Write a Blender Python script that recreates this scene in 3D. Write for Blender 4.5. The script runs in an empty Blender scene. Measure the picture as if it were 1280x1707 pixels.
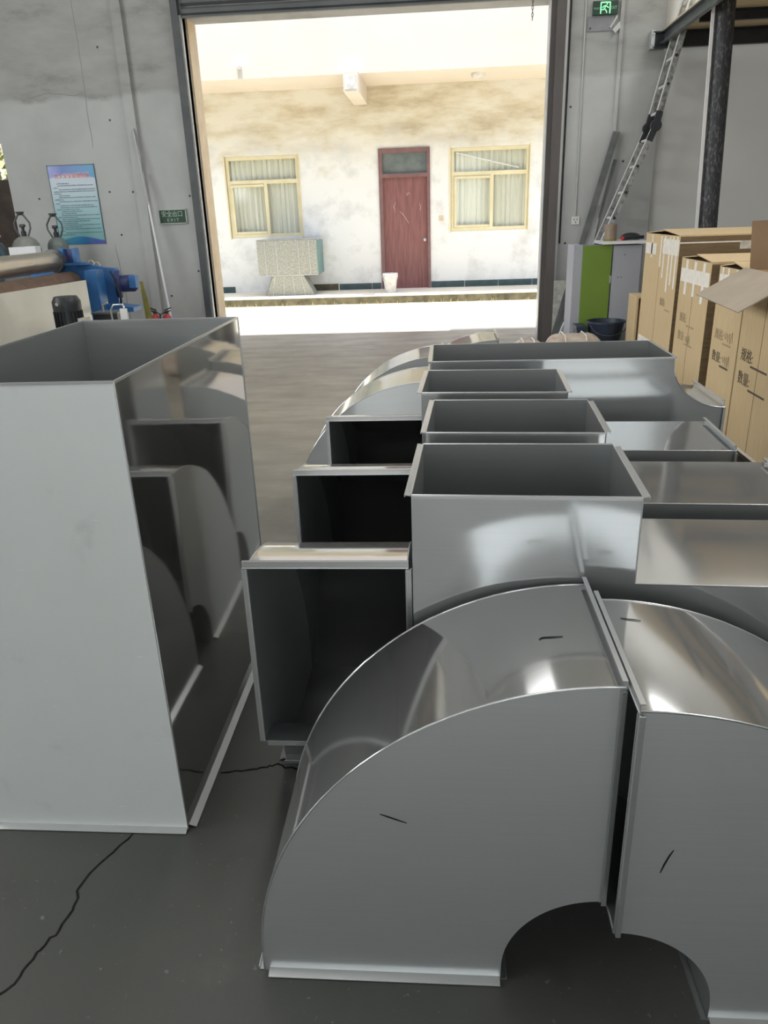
import bpy, bmesh, math, random
from mathutils import Vector, Matrix
random.seed(7)
scene = bpy.context.scene
COL = scene.collection
PI = math.pi

# ------------------------------------------------------------------ camera
cam_d = bpy.data.cameras.new('camera'); cam = bpy.data.objects.new('camera', cam_d); COL.objects.link(cam)
RW = ((0.99723766, -0.00547181, -0.07407506), (0.06679999, -0.36999771, 0.926628), (-0.03247793, -0.92901655, -0.36861013))
H = 1.6
cam.matrix_world = Matrix(((RW[0][0], -RW[0][1], -RW[0][2], 0), (RW[1][0], -RW[1][1], -RW[1][2], 0),
                           (RW[2][0], -RW[2][1], -RW[2][2], H), (0, 0, 0, 1)))
cam_d.sensor_fit = 'VERTICAL'; cam_d.sensor_height = 36.0; cam_d.sensor_width = 27.0
cam_d.lens = 1248.45 / 1707 * 36; cam_d.clip_start = 0.05; cam_d.clip_end = 300
scene.camera = cam

# ------------------------------------------------------------------ light
world = bpy.data.worlds.new('world'); scene.world = world; world.use_nodes = True
wn = world.node_tree.nodes; wl = world.node_tree.links
bg = wn['Background']; sky = wn.new('ShaderNodeTexSky')
sky.sky_type = 'NISHITA'; sky.sun_disc = False; sky.sun_elevation = math.radians(78); sky.sun_rotation = math.radians(180)
sky.air_density = 1.0; sky.dust_density = 2.0
wl.new(sky.outputs[0], bg.inputs[0]); bg.inputs[1].default_value = 0.55
sd = bpy.data.lights.new('sun', 'SUN'); so = bpy.data.objects.new('sun', sd); COL.objects.link(so)
sd.energy = 10.5; sd.angle = math.radians(0.6); sd.color = (1, 0.95, 0.86)
so.rotation_euler = Vector((0.03, 0.115, -1)).to_track_quat('-Z', 'Y').to_euler()
def area(name, loc, aim, sx, sy, power, color=(1, 1, 1)):
    d = bpy.data.lights.new(name, 'AREA'); o = bpy.data.objects.new(name, d); COL.objects.link(o)
    d.shape = 'RECTANGLE'; d.size = sx; d.size_y = sy; d.energy = power; d.color = color
    o.location = loc; o.rotation_euler = Vector(aim).to_track_quat('-Z', 'Y').to_euler(); return o
area('daylight_back_gate', (0.4, -6.9, 2.3), (0, 1, -0.02), 6.4, 4.2, 150, (0.90, 0.98, 1.0))
area('fill_left', (-8.9, 0.6, 3.3), (1, 0, -0.1), 10.0, 2.8, 820, (0.97, 1.0, 0.98))  # added side light standing before a solid wall, no window opening
for x, pw in ((-5.5, 35), (-0.8, 100), (4.0, 230)):
    area('fill_ceiling', (x, 5.2, 6.25), (0, 0, -1), 1.2, 8.0, pw, (1.0, 1.0, 0.98))  # added overhead fill hung under a closed roof, no skylight openings
scene.view_settings.view_transform = 'Standard'; scene.view_settings.look = 'None'
scene.view_settings.gamma = 1.0; scene.view_settings.use_curve_mapping = False
scene.view_settings.exposure = 0.0

# ------------------------------------------------------------------ materials
MATS = {}
def new_mat(name):
    m = bpy.data.materials.new(name); m.use_nodes = True; MATS[name] = m
    return m, m.node_tree.nodes, m.node_tree.links, m.node_tree.nodes['Principled BSDF']
def coords(n, l, kind='Object', scale=(1, 1, 1)):
    tc = n.new('ShaderNodeTexCoord'); mp = n.new('ShaderNodeMapping'); mp.inputs['Scale'].default_value = scale
    if kind == 'World':
        g = n.new('ShaderNodeNewGeometry'); l.new(g.outputs['Position'], mp.inputs['Vector'])
    else:
        l.new(tc.outputs[kind], mp.inputs['Vector'])
    return mp.outputs[0]
def noise(n, l, vec, scale, detail=4, rough=0.55):
    t = n.new('ShaderNodeTexNoise'); t.inputs['Scale'].default_value = scale
    t.inputs['Detail'].default_value = detail; t.inputs['Roughness'].default_value = rough
    l.new(vec, t.inputs['Vector']); return t.outputs['Fac']
def ramp(n, l, fac, stops):
    r = n.new('ShaderNodeValToRGB'); e = r.color_ramp.elements
    while len(e) < len(stops): e.new(0.5)
    for i, (p, c) in enumerate(stops):
        e[i].position = p; e[i].color = (c[0], c[1], c[2], 1)
    l.new(fac, r.inputs[0]); return r.outputs[0]
def mixc(n, l, fac, a, b):
    m = n.new('ShaderNodeMix'); m.data_type = 'RGBA'
    for s, v in ((m.inputs[0], fac), (m.inputs[6], a), (m.inputs[7], b)):
        if hasattr(v, 'links'): l.new(v, s)
        elif isinstance(v, (int, float)): s.default_value = v
        else: s.default_value = (v[0], v[1], v[2], 1)
    return m.outputs[2]
def maprange(n, l, v, a, b, c=0, d=1):
    m = n.new('ShaderNodeMapRange'); m.inputs[1].default_value = a; m.inputs[2].default_value = b
    m.inputs[3].default_value = c; m.inputs[4].default_value = d; l.new(v, m.inputs[0]); return m.outputs[0]
def bump(n, l, p, h, strength, dist=0.01):
    b = n.new('ShaderNodeBump'); b.inputs['Strength'].default_value = strength; b.inputs['Distance'].default_value = dist
    l.new(h, b.inputs['Height']); l.new(b.outputs[0], p.inputs['Normal'])

def mottled(name, c1, c2, scale=6, rough=0.7, metal=0.0, kind='Object', sc=(1, 1, 1), bmp=0.0, detail=5, lo=0.3, hi=0.7, spec=0.5):
    m, n, l, p = new_mat(name)
    v = coords(n, l, kind, sc); f = noise(n, l, v, scale, detail)
    l.new(ramp(n, l, f, [(lo, c1), (hi, c2)]), p.inputs['Base Color'])
    p.inputs['Roughness'].default_value = rough; p.inputs['Metallic'].default_value = metal
    p.inputs['Specular IOR Level'].default_value = spec
    if bmp: bump(n, l, p, f, bmp)
    return m

def steel(name, col, r0, r1, wav=0.05, broad=0.35):
    m, n, l, p = new_mat(name)
    v = coords(n, l, 'Object'); f = noise(n, l, v, 1.7, 3); f2 = noise(n, l, coords(n, l, 'Object', (1, 1, 60)), 3.0, 3)
    l.new(maprange(n, l, f, 0.3, 0.7, r0, r1), p.inputs['Roughness'])
    l.new(ramp(n, l, f2, [(0.3, [c * 0.98 for c in col]), (0.7, [c * 1.02 for c in col])]), p.inputs['Base Color'])
    p.inputs['Metallic'].default_value = 1.0
    w = noise(n, l, v, 2.2, 1.0)
    bump(n, l, p, w, wav, 0.05)
    q = n.new('ShaderNodeBsdfPrincipled'); q.inputs['Metallic'].default_value = 1.0; q.inputs['Roughness'].default_value = 0.55
    l.new(p.inputs['Base Color'].links[0].from_socket, q.inputs['Base Color'])
    mx = n.new('ShaderNodeMixShader'); mx.inputs[0].default_value = broad
    l.new(p.outputs[0], mx.inputs[1]); l.new(q.outputs[0], mx.inputs[2]); l.new(mx.outputs[0], n['Material Output'].inputs[0])
    return m
steel('sheet_steel', (0.51, 0.525, 0.53), 0.12, 0.17, 0.06, 0.42)
steel('sheet_steel_satin', (0.61, 0.63, 0.64), 0.13, 0.18, 0.06, 0.82)
steel('sheet_steel_bright', (0.57, 0.575, 0.575), 0.075, 0.11, 0.06, 0.2)
steel('sheet_steel_front', (0.57, 0.58, 0.585), 0.09, 0.13, 0.06, 0.35)
steel('sheet_steel_mirror', (0.62, 0.61, 0.59), 0.04, 0.065, 0.05, 0.12)
steel('flange_steel', (0.62, 0.63, 0.635), 0.2, 0.3, 0.02)
steel('roller_steel', (0.62, 0.57, 0.48), 0.25, 0.38, 0.02)
steel('ladder_aluminium', (0.60, 0.60, 0.60), 0.35, 0.5, 0.05)
def film():
    m, n, l, p = new_mat('sheet_steel_film')
    v = coords(n, l, 'Object'); f = noise(n, l, v, 5.0, 6, 0.6)
    v2 = coords(n, l, 'Object', (14, 14, 160)); f2 = noise(n, l, v2, 1.0, 2)
    base = ramp(n, l, f, [(0.30, (0.58, 0.605, 0.60)), (0.40, (0.65, 0.68, 0.68)), (0.75, (0.67, 0.70, 0.70))])
    l.new(mixc(n, l, maprange(n, l, f2, 0.70, 0.76), base, (0.75, 0.78, 0.78)), p.inputs['Base Color'])
    p.inputs['Metallic'].default_value = 0.35; p.inputs['Roughness'].default_value = 0.5
film()

def concrete_floor():
    m, n, l, p = new_mat('concrete_floor')
    v = coords(n, l, 'World'); big = noise(n, l, v, 0.55, 5, 0.6); mid = noise(n, l, v, 3.1, 8, 0.65); fine = noise(n, l, v, 45, 4, 0.6)
    c = ramp(n, l, big, [(0.32, (0.051, 0.053, 0.048)), (0.55, (0.069, 0.069, 0.062)), (0.75, (0.086, 0.086, 0.076))])
    c = mixc(n, l, maprange(n, l, mid, 0.58, 0.75, 0, 0.45), c, (0.109, 0.109, 0.098))
    c = mixc(n, l, maprange(n, l, mid, 0.30, 0.42, 0.5, 0), c, (0.035, 0.036, 0.034))
    c = mixc(n, l, maprange(n, l, fine, 0.66, 0.72, 0, 0.4), c, (0.30, 0.30, 0.28))
    # long tyre scuffs along the floor
    sv = coords(n, l, 'World', (1.4, 0.12, 1)); sf = noise(n, l, sv, 3.0, 4, 0.7)
    c = mixc(n, l, maprange(n, l, sf, 0.60, 0.72, 0, 0.35), c, (0.085, 0.082, 0.075))
    # paler dusty patches towards the gate; gate light partly put into the colour
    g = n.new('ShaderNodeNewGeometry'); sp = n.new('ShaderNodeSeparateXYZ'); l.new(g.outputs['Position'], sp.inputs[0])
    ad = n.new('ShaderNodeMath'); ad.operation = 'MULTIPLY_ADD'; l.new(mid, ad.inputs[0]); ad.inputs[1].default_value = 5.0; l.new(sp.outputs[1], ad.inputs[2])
    dust_gatelight = ramp(n, l, noise(n, l, coords(n, l, 'World', (0.5, 1.6, 1)), 2.6, 7, 0.65), [(0.3, (0.20, 0.175, 0.14)), (0.55, (0.29, 0.26, 0.215)), (0.7, (0.35, 0.32, 0.27))])
    c = mixc(n, l, maprange(n, l, ad.outputs[0], 5.2, 9.0, 0, 0.95), c, dust_gatelight)
    l.new(c, p.inputs['Base Color'])
    l.new(maprange(n, l, mid, 0.3, 0.7, 0.34, 0.52), p.inputs['Roughness'])
    bump(n, l, p, fine, 0.12, 0.004)
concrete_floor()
mottled('yard_concrete', (0.52, 0.49, 0.40), (0.68, 0.65, 0.55), 0.8, 0.9, kind='World')
mottled('mossy_concrete', (0.055, 0.052, 0.028), (0.17, 0.15, 0.09), 5, 0.95, kind='World', bmp=0.3)

def plaster():
    m, n, l, p = new_mat('painted_plaster')
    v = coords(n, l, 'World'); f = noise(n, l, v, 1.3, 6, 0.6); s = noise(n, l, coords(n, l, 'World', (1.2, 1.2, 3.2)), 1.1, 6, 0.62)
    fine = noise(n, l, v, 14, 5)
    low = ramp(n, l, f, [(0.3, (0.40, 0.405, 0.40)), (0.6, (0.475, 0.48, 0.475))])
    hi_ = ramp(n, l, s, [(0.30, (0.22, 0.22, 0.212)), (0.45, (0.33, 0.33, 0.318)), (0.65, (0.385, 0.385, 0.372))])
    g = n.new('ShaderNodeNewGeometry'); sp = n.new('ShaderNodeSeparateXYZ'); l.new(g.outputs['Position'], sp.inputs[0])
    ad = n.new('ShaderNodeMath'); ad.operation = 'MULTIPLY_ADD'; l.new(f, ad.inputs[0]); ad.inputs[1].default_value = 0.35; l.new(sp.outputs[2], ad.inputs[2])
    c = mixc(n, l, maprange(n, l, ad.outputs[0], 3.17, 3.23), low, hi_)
    c = mixc(n, l, maprange(n, l, fine, 0.70, 0.76, 0, 0.5), c, (0.25, 0.25, 0.24))
    l.new(c, p.inputs['Base Color']); p.inputs['Roughness'].default_value = 0.85
    bump(n, l, p, fine, 0.08, 0.01)
plaster()
def stucco():
    m, n, l, p = new_mat('stained_stucco')
    v = coords(n, l, 'World', (0.55, 1, 1.9)); f = noise(n, l, v, 1.5, 8, 0.62); f2 = noise(n, l, coords(n, l, 'World'), 2.4, 6, 0.6)
    c = ramp(n, l, f, [(0.34, (0.50, 0.43, 0.30)), (0.46, (0.66, 0.60, 0.46)), (0.60, (0.78, 0.75, 0.65))])
    clean = ramp(n, l, f2, [(0.3, (0.66, 0.65, 0.60)), (0.5, (0.82, 0.81, 0.76))])
    g = n.new('ShaderNodeNewGeometry'); sp = n.new('ShaderNodeSeparateXYZ'); l.new(g.outputs['Position'], sp.inputs[0])
    ad = n.new('ShaderNodeMath'); ad.operation = 'MULTIPLY_ADD'; l.new(f2, ad.inputs[0]); ad.inputs[1].default_value = 1.6; l.new(sp.outputs[2], ad.inputs[2])
    l.new(mixc(n, l, maprange(n, l, ad.outputs[0], 3.3, 4.0), clean, c), p.inputs['Base Color'])
    p.inputs['Roughness'].default_value = 0.9
stucco()
mottled('pale_render', (0.68, 0.60, 0.50), (0.74, 0.665, 0.565), 0.7, 0.9, kind='World')
mottled('dark_steel_paint', (0.055, 0.06, 0.065), (0.085, 0.09, 0.095), 4, 0.45, kind='World')
mottled('brown_steel_paint', (0.07, 0.062, 0.06), (0.12, 0.105, 0.10), 3, 0.5, kind='World', sc=(1, 1, 0.3))
mottled('shutter_paint', (0.075, 0.08, 0.085), (0.11, 0.115, 0.12), 2, 0.4, kind='World')
mottled('tan_render', (0.62, 0.47, 0.30), (0.72, 0.58, 0.40), 7, 0.9, kind='World')
mottled('roof_sheet', (0.44, 0.45, 0.45), (0.50, 0.51, 0.51), 1, 0.7, kind='World')
mottled('grey_wall', (0.64, 0.64, 0.63), (0.69, 0.69, 0.68), 0.9, 0.8, kind='World')
mottled('cardboard', (0.60, 0.445, 0.255), (0.67, 0.51, 0.305), 9, 0.85, kind='World', sc=(6, 6, 0.6))
mottled('cardboard_grey', (0.33, 0.27, 0.21), (0.38, 0.315, 0.25), 6, 0.85, kind='World')
mottled('cardboard_inside', (0.24, 0.15, 0.085), (0.28, 0.18, 0.105), 6, 0.85, kind='World')
mottled('tape_side_shade', (0.15, 0.105, 0.062), (0.21, 0.15, 0.09), 14, 0.22, kind='World', sc=(0.5, 1, 5), bmp=0.25)  # tape brown, deepened to carry the shade of the viewer-facing carton sides
mottled('white_tape', (0.74, 0.70, 0.63), (0.88, 0.85, 0.80), 25, 0.4, kind='World')
mottled('clear_tape', (0.45, 0.40, 0.33), (0.75, 0.73, 0.70), 18, 0.15, kind='World')
mottled('ink', (0.09, 0.07, 0.05), (0.13, 0.10, 0.07), 30, 0.7)
mottled('faint_ink', (0.38, 0.29, 0.18), (0.43, 0.33, 0.21), 30, 0.8)
mottled('marker_ink', (0.008, 0.008, 0.009), (0.012, 0.012, 0.013), 30, 0.6, spec=0.2)
mottled('crack_dark', (0.012, 0.012, 0.011), (0.03, 0.029, 0.027), 30, 0.95, spec=0.0)  # dark colour of the floor cracks
mottled('blue_paint', (0.022, 0.115, 0.31), (0.036, 0.16, 0.40), 5, 0.4, kind='World')
mottled('navy_paint', (0.02, 0.035, 0.12), (0.035, 0.05, 0.17), 5, 0.4, kind='World')
mottled('cream_panel', (0.66, 0.64, 0.55), (0.74, 0.72, 0.64), 3, 0.22, kind='World')
mottled('rusty_roller', (0.16, 0.10, 0.07), (0.24, 0.15, 0.10), 12, 0.5, kind='World', metal=0.4)
mottled('black_iron', (0.018, 0.02, 0.024), (0.03, 0.034, 0.04), 8, 0.4, kind='World')
mottled('grey_iron', (0.10, 0.11, 0.115), (0.16, 0.17, 0.175), 8, 0.35, kind='World', metal=0.3)
mottled('cylinder_paint', (0.24, 0.25, 0.23), (0.36, 0.37, 0.34), 7, 0.25, kind='World')
mottled('cylinder_paint_dark', (0.16, 0.20, 0.19), (0.22, 0.26, 0.25), 7, 0.25, kind='World')
mottled('cylinder_paint_blue', (0.05, 0.085, 0.10), (0.08, 0.12, 0.14), 7, 0.3, kind='World')
mottled('white_card', (0.72, 0.72, 0.73), (0.80, 0.80, 0.80), 5, 0.6)
mottled('white_plastic', (0.70, 0.69, 0.66), (0.80, 0.79, 0.76), 12, 0.45, kind='World')
mottled('dirty_bucket', (0.52, 0.49, 0.43), (0.80, 0.79, 0.75), 9, 0.5, kind='World')
mottled('red_paint', (0.42, 0.02, 0.025), (0.52, 0.03, 0.035), 5, 0.3)
mottled('yellow_strap', (0.17, 0.155, 0.03), (0.27, 0.24, 0.05), 9, 0.7)
mottled('green_board', (0.145, 0.24, 0.028), (0.175, 0.275, 0.04), 2, 0.5, kind='World')
mottled('lilac_board', (0.36, 0.37, 0.42), (0.41, 0.42, 0.46), 2, 0.5, kind='World')
mottled('beige_plank', (0.72, 0.57, 0.34), (0.84, 0.69, 0.46), 3, 0.7, kind='World', sc=(0.4, 4, 1))
mottled('navy_plastic', (0.018, 0.028, 0.055), (0.028, 0.042, 0.075), 8, 0.45)
mottled('brown_can', (0.26, 0.19, 0.14), (0.31, 0.235, 0.175), 5, 0.4)
mottled('board_red_stain', (0.36, 0.37, 0.33), (0.62, 0.62, 0.56), 13, 0.8, kind='World')
mottled('pinkish_sack', (0.45, 0.33, 0.27), (0.66, 0.58, 0.47), 11, 0.9, kind='World', bmp=0.4)
mottled('dark_wood', (0.035, 0.025, 0.02), (0.07, 0.05, 0.04), 6, 0.8, kind='World')
mottled('gold_frame', (0.70, 0.61, 0.36), (0.78, 0.70, 0.46), 4, 0.45, kind='World')
mottled('door_red', (0.185, 0.072, 0.064), (0.275, 0.118, 0.105), 5, 0.6, kind='World', sc=(6, 1, 0.5))
mottled('door_frame_red', (0.17, 0.09, 0.085), (0.24, 0.13, 0.12), 5, 0.6, kind='World')
mottled('curtain_cloth', (0.80, 0.77, 0.67), (0.88, 0.86, 0.77), 3, 0.9, kind='World', sc=(8, 1, 0.4))
mottled('dark_transom', (0.10, 0.12, 0.115), (0.18, 0.20, 0.18), 5, 0.3, kind='World')
mottled('green_tile', (0.025, 0.06, 0.065), (0.05, 0.085, 0.09), 6, 0.25, kind='World')
mottled('galvanised', (0.23, 0.235, 0.20), (0.40, 0.40, 0.345), 30, 0.5, kind='World', metal=0.2)
mottled('teal_panel', (0.10, 0.22, 0.20), (0.13, 0.26, 0.235), 3, 0.4)
mottled('straw_weed', (0.30, 0.25, 0.10), (0.48, 0.41, 0.20), 8, 0.9)
mottled('foliage', (0.10, 0.15, 0.03), (0.45, 0.45, 0.18), 6, 0.8)
mottled('sign_green', (0.004, 0.030, 0.016), (0.006, 0.045, 0.022), 5, 0.35)
mottled('sign_pale', (0.30, 0.48, 0.34), (0.38, 0.56, 0.42), 9, 0.5)
mottled('sign_frame', (0.42, 0.45, 0.42), (0.50, 0.53, 0.50), 9, 0.4)
mottled('poster_dark', (0.05, 0.09, 0.12), (0.08, 0.13, 0.16), 60, 0.5)
mottled('poster_red', (0.55, 0.05, 0.06), (0.65, 0.08, 0.09), 9, 0.4)
mottled('poster_white', (0.75, 0.78, 0.82), (0.82, 0.84, 0.86), 9, 0.3)
mottled('speckled_iron', (0.030, 0.031, 0.036), (0.16, 0.16, 0.18), 55, 0.5, kind='World', lo=0.52, hi=0.72, sc=(1, 1, 0.35), detail=3)
mottled('dirty_aluminium', (0.12, 0.12, 0.115), (0.36, 0.36, 0.35), 18, 0.5, kind='World', lo=0.34, hi=0.58)
mottled('galvanised_bar', (0.13, 0.14, 0.135), (0.20, 0.21, 0.205), 9, 0.45, kind='World', metal=0.5)
mottled('cover_grey', (0.20, 0.20, 0.215), (0.25, 0.25, 0.265), 9, 0.5)
mottled('pale_bar', (0.42, 0.43, 0.43), (0.52, 0.53, 0.53), 9, 0.4, kind='World', metal=0.4)
def emis(name, col, s):
    m, n, l, p = new_mat(name); p.inputs['Base Color'].default_value = (*col, 1)
    p.inputs['Emission Color'].default_value = (*col, 1); p.inputs['Emission Strength'].default_value = s
emis('lit_green', (0.30, 0.95, 0.45), 0.75)
def poster_mat():
    m, n, l, p = new_mat('poster_print')
    tc = n.new('ShaderNodeTexCoord'); sp = n.new('ShaderNodeSeparateXYZ'); l.new(tc.outputs['Generated'], sp.inputs[0])
    w = n.new('ShaderNodeMath'); w.operation = 'SINE'
    mx = n.new('ShaderNodeMath'); mx.operation = 'MULTIPLY_ADD'; l.new(sp.outputs[0], mx.inputs[0]); mx.inputs[1].default_value = 4.6; mx.inputs[2].default_value = 2.6
    l.new(mx.outputs[0], w.inputs[0])
    a = n.new('ShaderNodeMath'); a.operation = 'MULTIPLY_ADD'; l.new(w.outputs[0], a.inputs[0]); a.inputs[1].default_value = 0.032; l.new(sp.outputs[2], a.inputs[2])
    body = ramp(n, l, sp.outputs[2], [(0.1, (0.16, 0.38, 0.40)), (0.45, (0.27, 0.45, 0.50)), (0.75, (0.44, 0.52, 0.60))])
    head = ramp(n, l, sp.outputs[0], [(0.0, (0.22, 0.26, 0.60)), (0.3, (0.03, 0.10, 0.42)), (0.9, (0.02, 0.24, 0.48))])
    foot = ramp(n, l, sp.outputs[0], [(0.0, (0.01, 0.20, 0.30)), (0.45, (0.02, 0.20, 0.42)), (0.8, (0.02, 0.06, 0.36))])
    c = mixc(n, l, maprange(n, l, a.outputs[0], 0.845, 0.87), body, head)
    c = mixc(n, l, maprange(n, l, a.outputs[0], 0.075, 0.06), c, foot)
    l.new(c, p.inputs['Base Color']); p.inputs['Roughness'].default_value = 0.3
poster_mat()
def glass():
    m, n, l, p = new_mat('window_glass')
    g = n.new('ShaderNodeBsdfGlossy'); g.inputs['Roughness'].default_value = 0.12; g.inputs['Color'].default_value = (0.9, 0.95, 0.92, 1)
    t = n.new('ShaderNodeBsdfTransparent'); t.inputs['Color'].default_value = (0.94, 0.95, 0.93, 1)
    mx = n.new('ShaderNodeMixShader'); mx.inputs[0].default_value = 0.05
    l.new(t.outputs[0], mx.inputs[1]); l.new(g.outputs[0], mx.inputs[2]); l.new(mx.outputs[0], n['Material Output'].inputs[0])
glass()

# ------------------------------------------------------------------ mesh helpers
class MB:
    def __init__(s): s.v = []; s.f = []
    def add(s, vs, fs):
        b = len(s.v); s.v += [tuple(v) for v in vs]; s.f += [tuple(i + b for i in f) for f in fs]; return s
    def box(s, lo, hi, M=None):
        x0, y0, z0 = lo; x1, y1, z1 = hi
        vs = [(x0, y0, z0), (x1, y0, z0), (x1, y1, z0), (x0, y1, z0), (x0, y0, z1), (x1, y0, z1), (x1, y1, z1), (x0, y1, z1)]
        if M: vs = [M @ Vector(v) for v in vs]
        return s.add(vs, [(0, 3, 2, 1), (4, 5, 6, 7), (0, 1, 5, 4), (1, 2, 6, 5), (2, 3, 7, 6), (3, 0, 4, 7)])
    def bar(s, p0, p1, w, h, up=(0, 0, 1)):
        p0 = Vector(p0); p1 = Vector(p1); d = (p1 - p0); L = d.length; d.normalize()
        sd_ = d.cross(Vector(up))
        if sd_.length < 1e-5: sd_ = d.cross(Vector((1, 0, 0)))
        sd_.normalize(); u = sd_.cross(d)
        M = Matrix(((sd_.x, d.x, u.x, p0.x), (sd_.y, d.y, u.y, p0.y), (sd_.z, d.z, u.z, p0.z), (0, 0, 0, 1)))
        return s.box((-w / 2, 0, -h / 2), (w / 2, L, h / 2), M)
    def lathe(s, prof, c=(0, 0, 0), axis=(0, 0, 1), seg=20, cap=True):
        ax = Vector(axis).normalized(); t = ax.orthogonal().normalized(); b = ax.cross(t); c = Vector(c)
        vs = []; fs = []
        for r, h in prof:
            for k in range(seg):
                a = 2 * PI * k / seg; vs.append(c + ax * h + (t * math.cos(a) + b * math.sin(a)) * r)
        for i in range(len(prof) - 1):
            for k in range(seg):
                k2 = (k + 1) % seg; fs.append((i * seg + k, i * seg + k2, (i + 1) * seg + k2, (i + 1) * seg + k))
        if cap:
            fs.append(tuple(range(seg - 1, -1, -1))); e = (len(prof) - 1) * seg; fs.append(tuple(range(e, e + seg)))
        return s.add(vs, fs)
    def cyl(s, p0, p1, r, seg=14, r2=None):
        p0 = Vector(p0); p1 = Vector(p1); d = p1 - p0
        return s.lathe([(r, 0), (r if r2 is None else r2, d.length)], p0, d, seg)
    def tube(s, pts, r, seg=8):
        pts = [Vector(p) for p in pts]; vs = []; fs = []
        ref = None
        for i, p in enumerate(pts):
            d = (pts[min(i + 1, len(pts) - 1)] - pts[max(i - 1, 0)]).normalized()
            if ref is None: ref = d.orthogonal().normalized()
            t = (ref - d * ref.dot(d)).normalized(); ref = t; b = d.cross(t)
            for k in range(seg):
                a = 2 * PI * k / seg; vs.append(p + (t * math.cos(a) + b * math.sin(a)) * r)
        for i in range(len(pts) - 1):
            for k in range(seg):
                k2 = (k + 1) % seg; fs.append((i * seg + k, i * seg + k2, (i + 1) * seg + k2, (i + 1) * seg + k))
        fs.append(tuple(range(seg - 1, -1, -1))); e = (len(pts) - 1) * seg; fs.append(tuple(range(e, e + seg)))
        return s.add(vs, fs)
    def prism(s, poly, a, b, axis='y'):
        # poly in (x,z) for axis y, (y,z) for axis x, (x,y) for axis z
        def P(q, t): return (q[0], t, q[1]) if axis == 'y' else ((t, q[0], q[1]) if axis == 'x' else (q[0], q[1], t))
        n = len(poly); vs = [P(q, a) for q in poly] + [P(q, b) for q in poly]
        fs = [tuple(range(n)), tuple(range(2 * n - 1, n - 1, -1))]
        for i in range(n): j = (i + 1) % n; fs.append((i, i + n, j + n, j))
        return s.add(vs, fs)
    def strip(s, path, y0, y1, th, close=False):
        # sheet following path [(x,z)] with thickness th, spanning y0..y1
        n = len(path); off = []
        for i in range(n):
            a = Vector(path[max(i - 1, 0)]); b = Vector(path[min(i + 1, n - 1)]); d = (b - a).normalized()
            off.append((path[i][0] - d.y * th, path[i][1] + d.x * th))
        poly = list(path) + off[::-1]
        vs = [(p[0], y0, p[1]) for p in poly] + [(p[0], y1, p[1]) for p in poly]; m = len(poly); fs = []
        for i in range(m): j = (i + 1) % m; fs.append((i, j, j + m, i + m))
        for i in range(n - 1):
            fs.append((i, m - 1 - i, m - 2 - i, i + 1)); fs.append((i + m, i + 1 + m, 2 * m - 2 - i, 2 * m - 1 - i))
        return s.add(vs, fs)
    def build(s, name, mat, parent=None, smooth=None, kind=None):
        me = bpy.data.meshes.new(name); me.from_pydata(s.v, [], s.f); me.validate()
        bm = bmesh.new(); bm.from_mesh(me); bmesh.ops.recalc_face_normals(bm, faces=bm.faces); bm.to_mesh(me); bm.free()
        me.materials.append(MATS[mat])
        if smooth:
            for p in me.polygons: p.use_smooth = True
            me.set_sharp_from_angle(angle=math.radians(smooth))
        o = bpy.data.objects.new(name, me); COL.objects.link(o)
        if parent: o.parent = parent
        if kind: o['kind'] = kind
        return o
def thing(name, label, cat, loc=(0, 0, 0), rz=0, group=None):
    o = bpy.data.objects.new(name, None); COL.objects.link(o); o.empty_display_size = 0.1
    o.location = loc; o.rotation_euler = (0, 0, rz); o['label'] = label; o['category'] = cat
    if group: o['group'] = group
    return o
def tag(o, label, cat, group=None):
    o['label'] = label; o['category'] = cat
    if group: o['group'] = group
    return o
def struct(o): o['kind'] = 'structure'; return o
def text(name, body, size, mat, M, parent, sx=1.0, align='CENTER'):
    cu = bpy.data.curves.new(name, 'FONT'); cu.body = body; cu.size = size; cu.align_x = align; cu.align_y = 'CENTER'; cu.extrude = 0.0008; cu.resolution_u = 3
    tmp = bpy.data.objects.new(name + '_tmp', cu); COL.objects.link(tmp)
    dg = bpy.context.evaluated_depsgraph_get(); me = bpy.data.meshes.new_from_object(tmp.evaluated_get(dg))
    bpy.data.objects.remove(tmp); bpy.data.curves.remove(cu)
    me.name = name; me.transform(Matrix.Diagonal((sx, 1, 1, 1))); me.transform(M); me.materials.clear(); me.materials.append(MATS[mat])
    o = bpy.data.objects.new(name, me); COL.objects.link(o); o.parent = parent; return o
def frame(origin, right, up):
    r = Vector(right).normalized(); u = Vector(up).normalized(); n = r.cross(u); o = origin
    return Matrix(((r.x, u.x, n.x, o[0]), (r.y, u.y, n.y, o[1]), (r.z, u.z, n.z, o[2]), (0, 0, 0, 1)))
def ribbon(pts, w, normal, th=0.0006):
    # a thin flat stroke following pts, lying on a surface with the given normal
    m = MB(); nrm = Vector(normal).normalized(); pts = [Vector(p) for p in pts]; a = []; b = []
    for i, p in enumerate(pts):
        d = (pts[min(i + 1, len(pts) - 1)] - pts[max(i - 1, 0)]).normalized(); sd_ = d.cross(nrm) * (w / 2 if 0 < i < len(pts) - 1 else w / 4)
        a.append(p + sd_); b.append(p - sd_)
    n = len(pts); vs = [v + nrm * th for v in a + b] + a + b; fs = []
    for i in range(n - 1):
        fs.append((i, i + 1, n + i + 1, n + i)); fs.append((2 * n + i, 2 * n + i + 1, i + 1, i)); fs.append((n + i, n + i + 1, 3 * n + i + 1, 3 * n + i))
    m.add(vs, fs); return m

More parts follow.
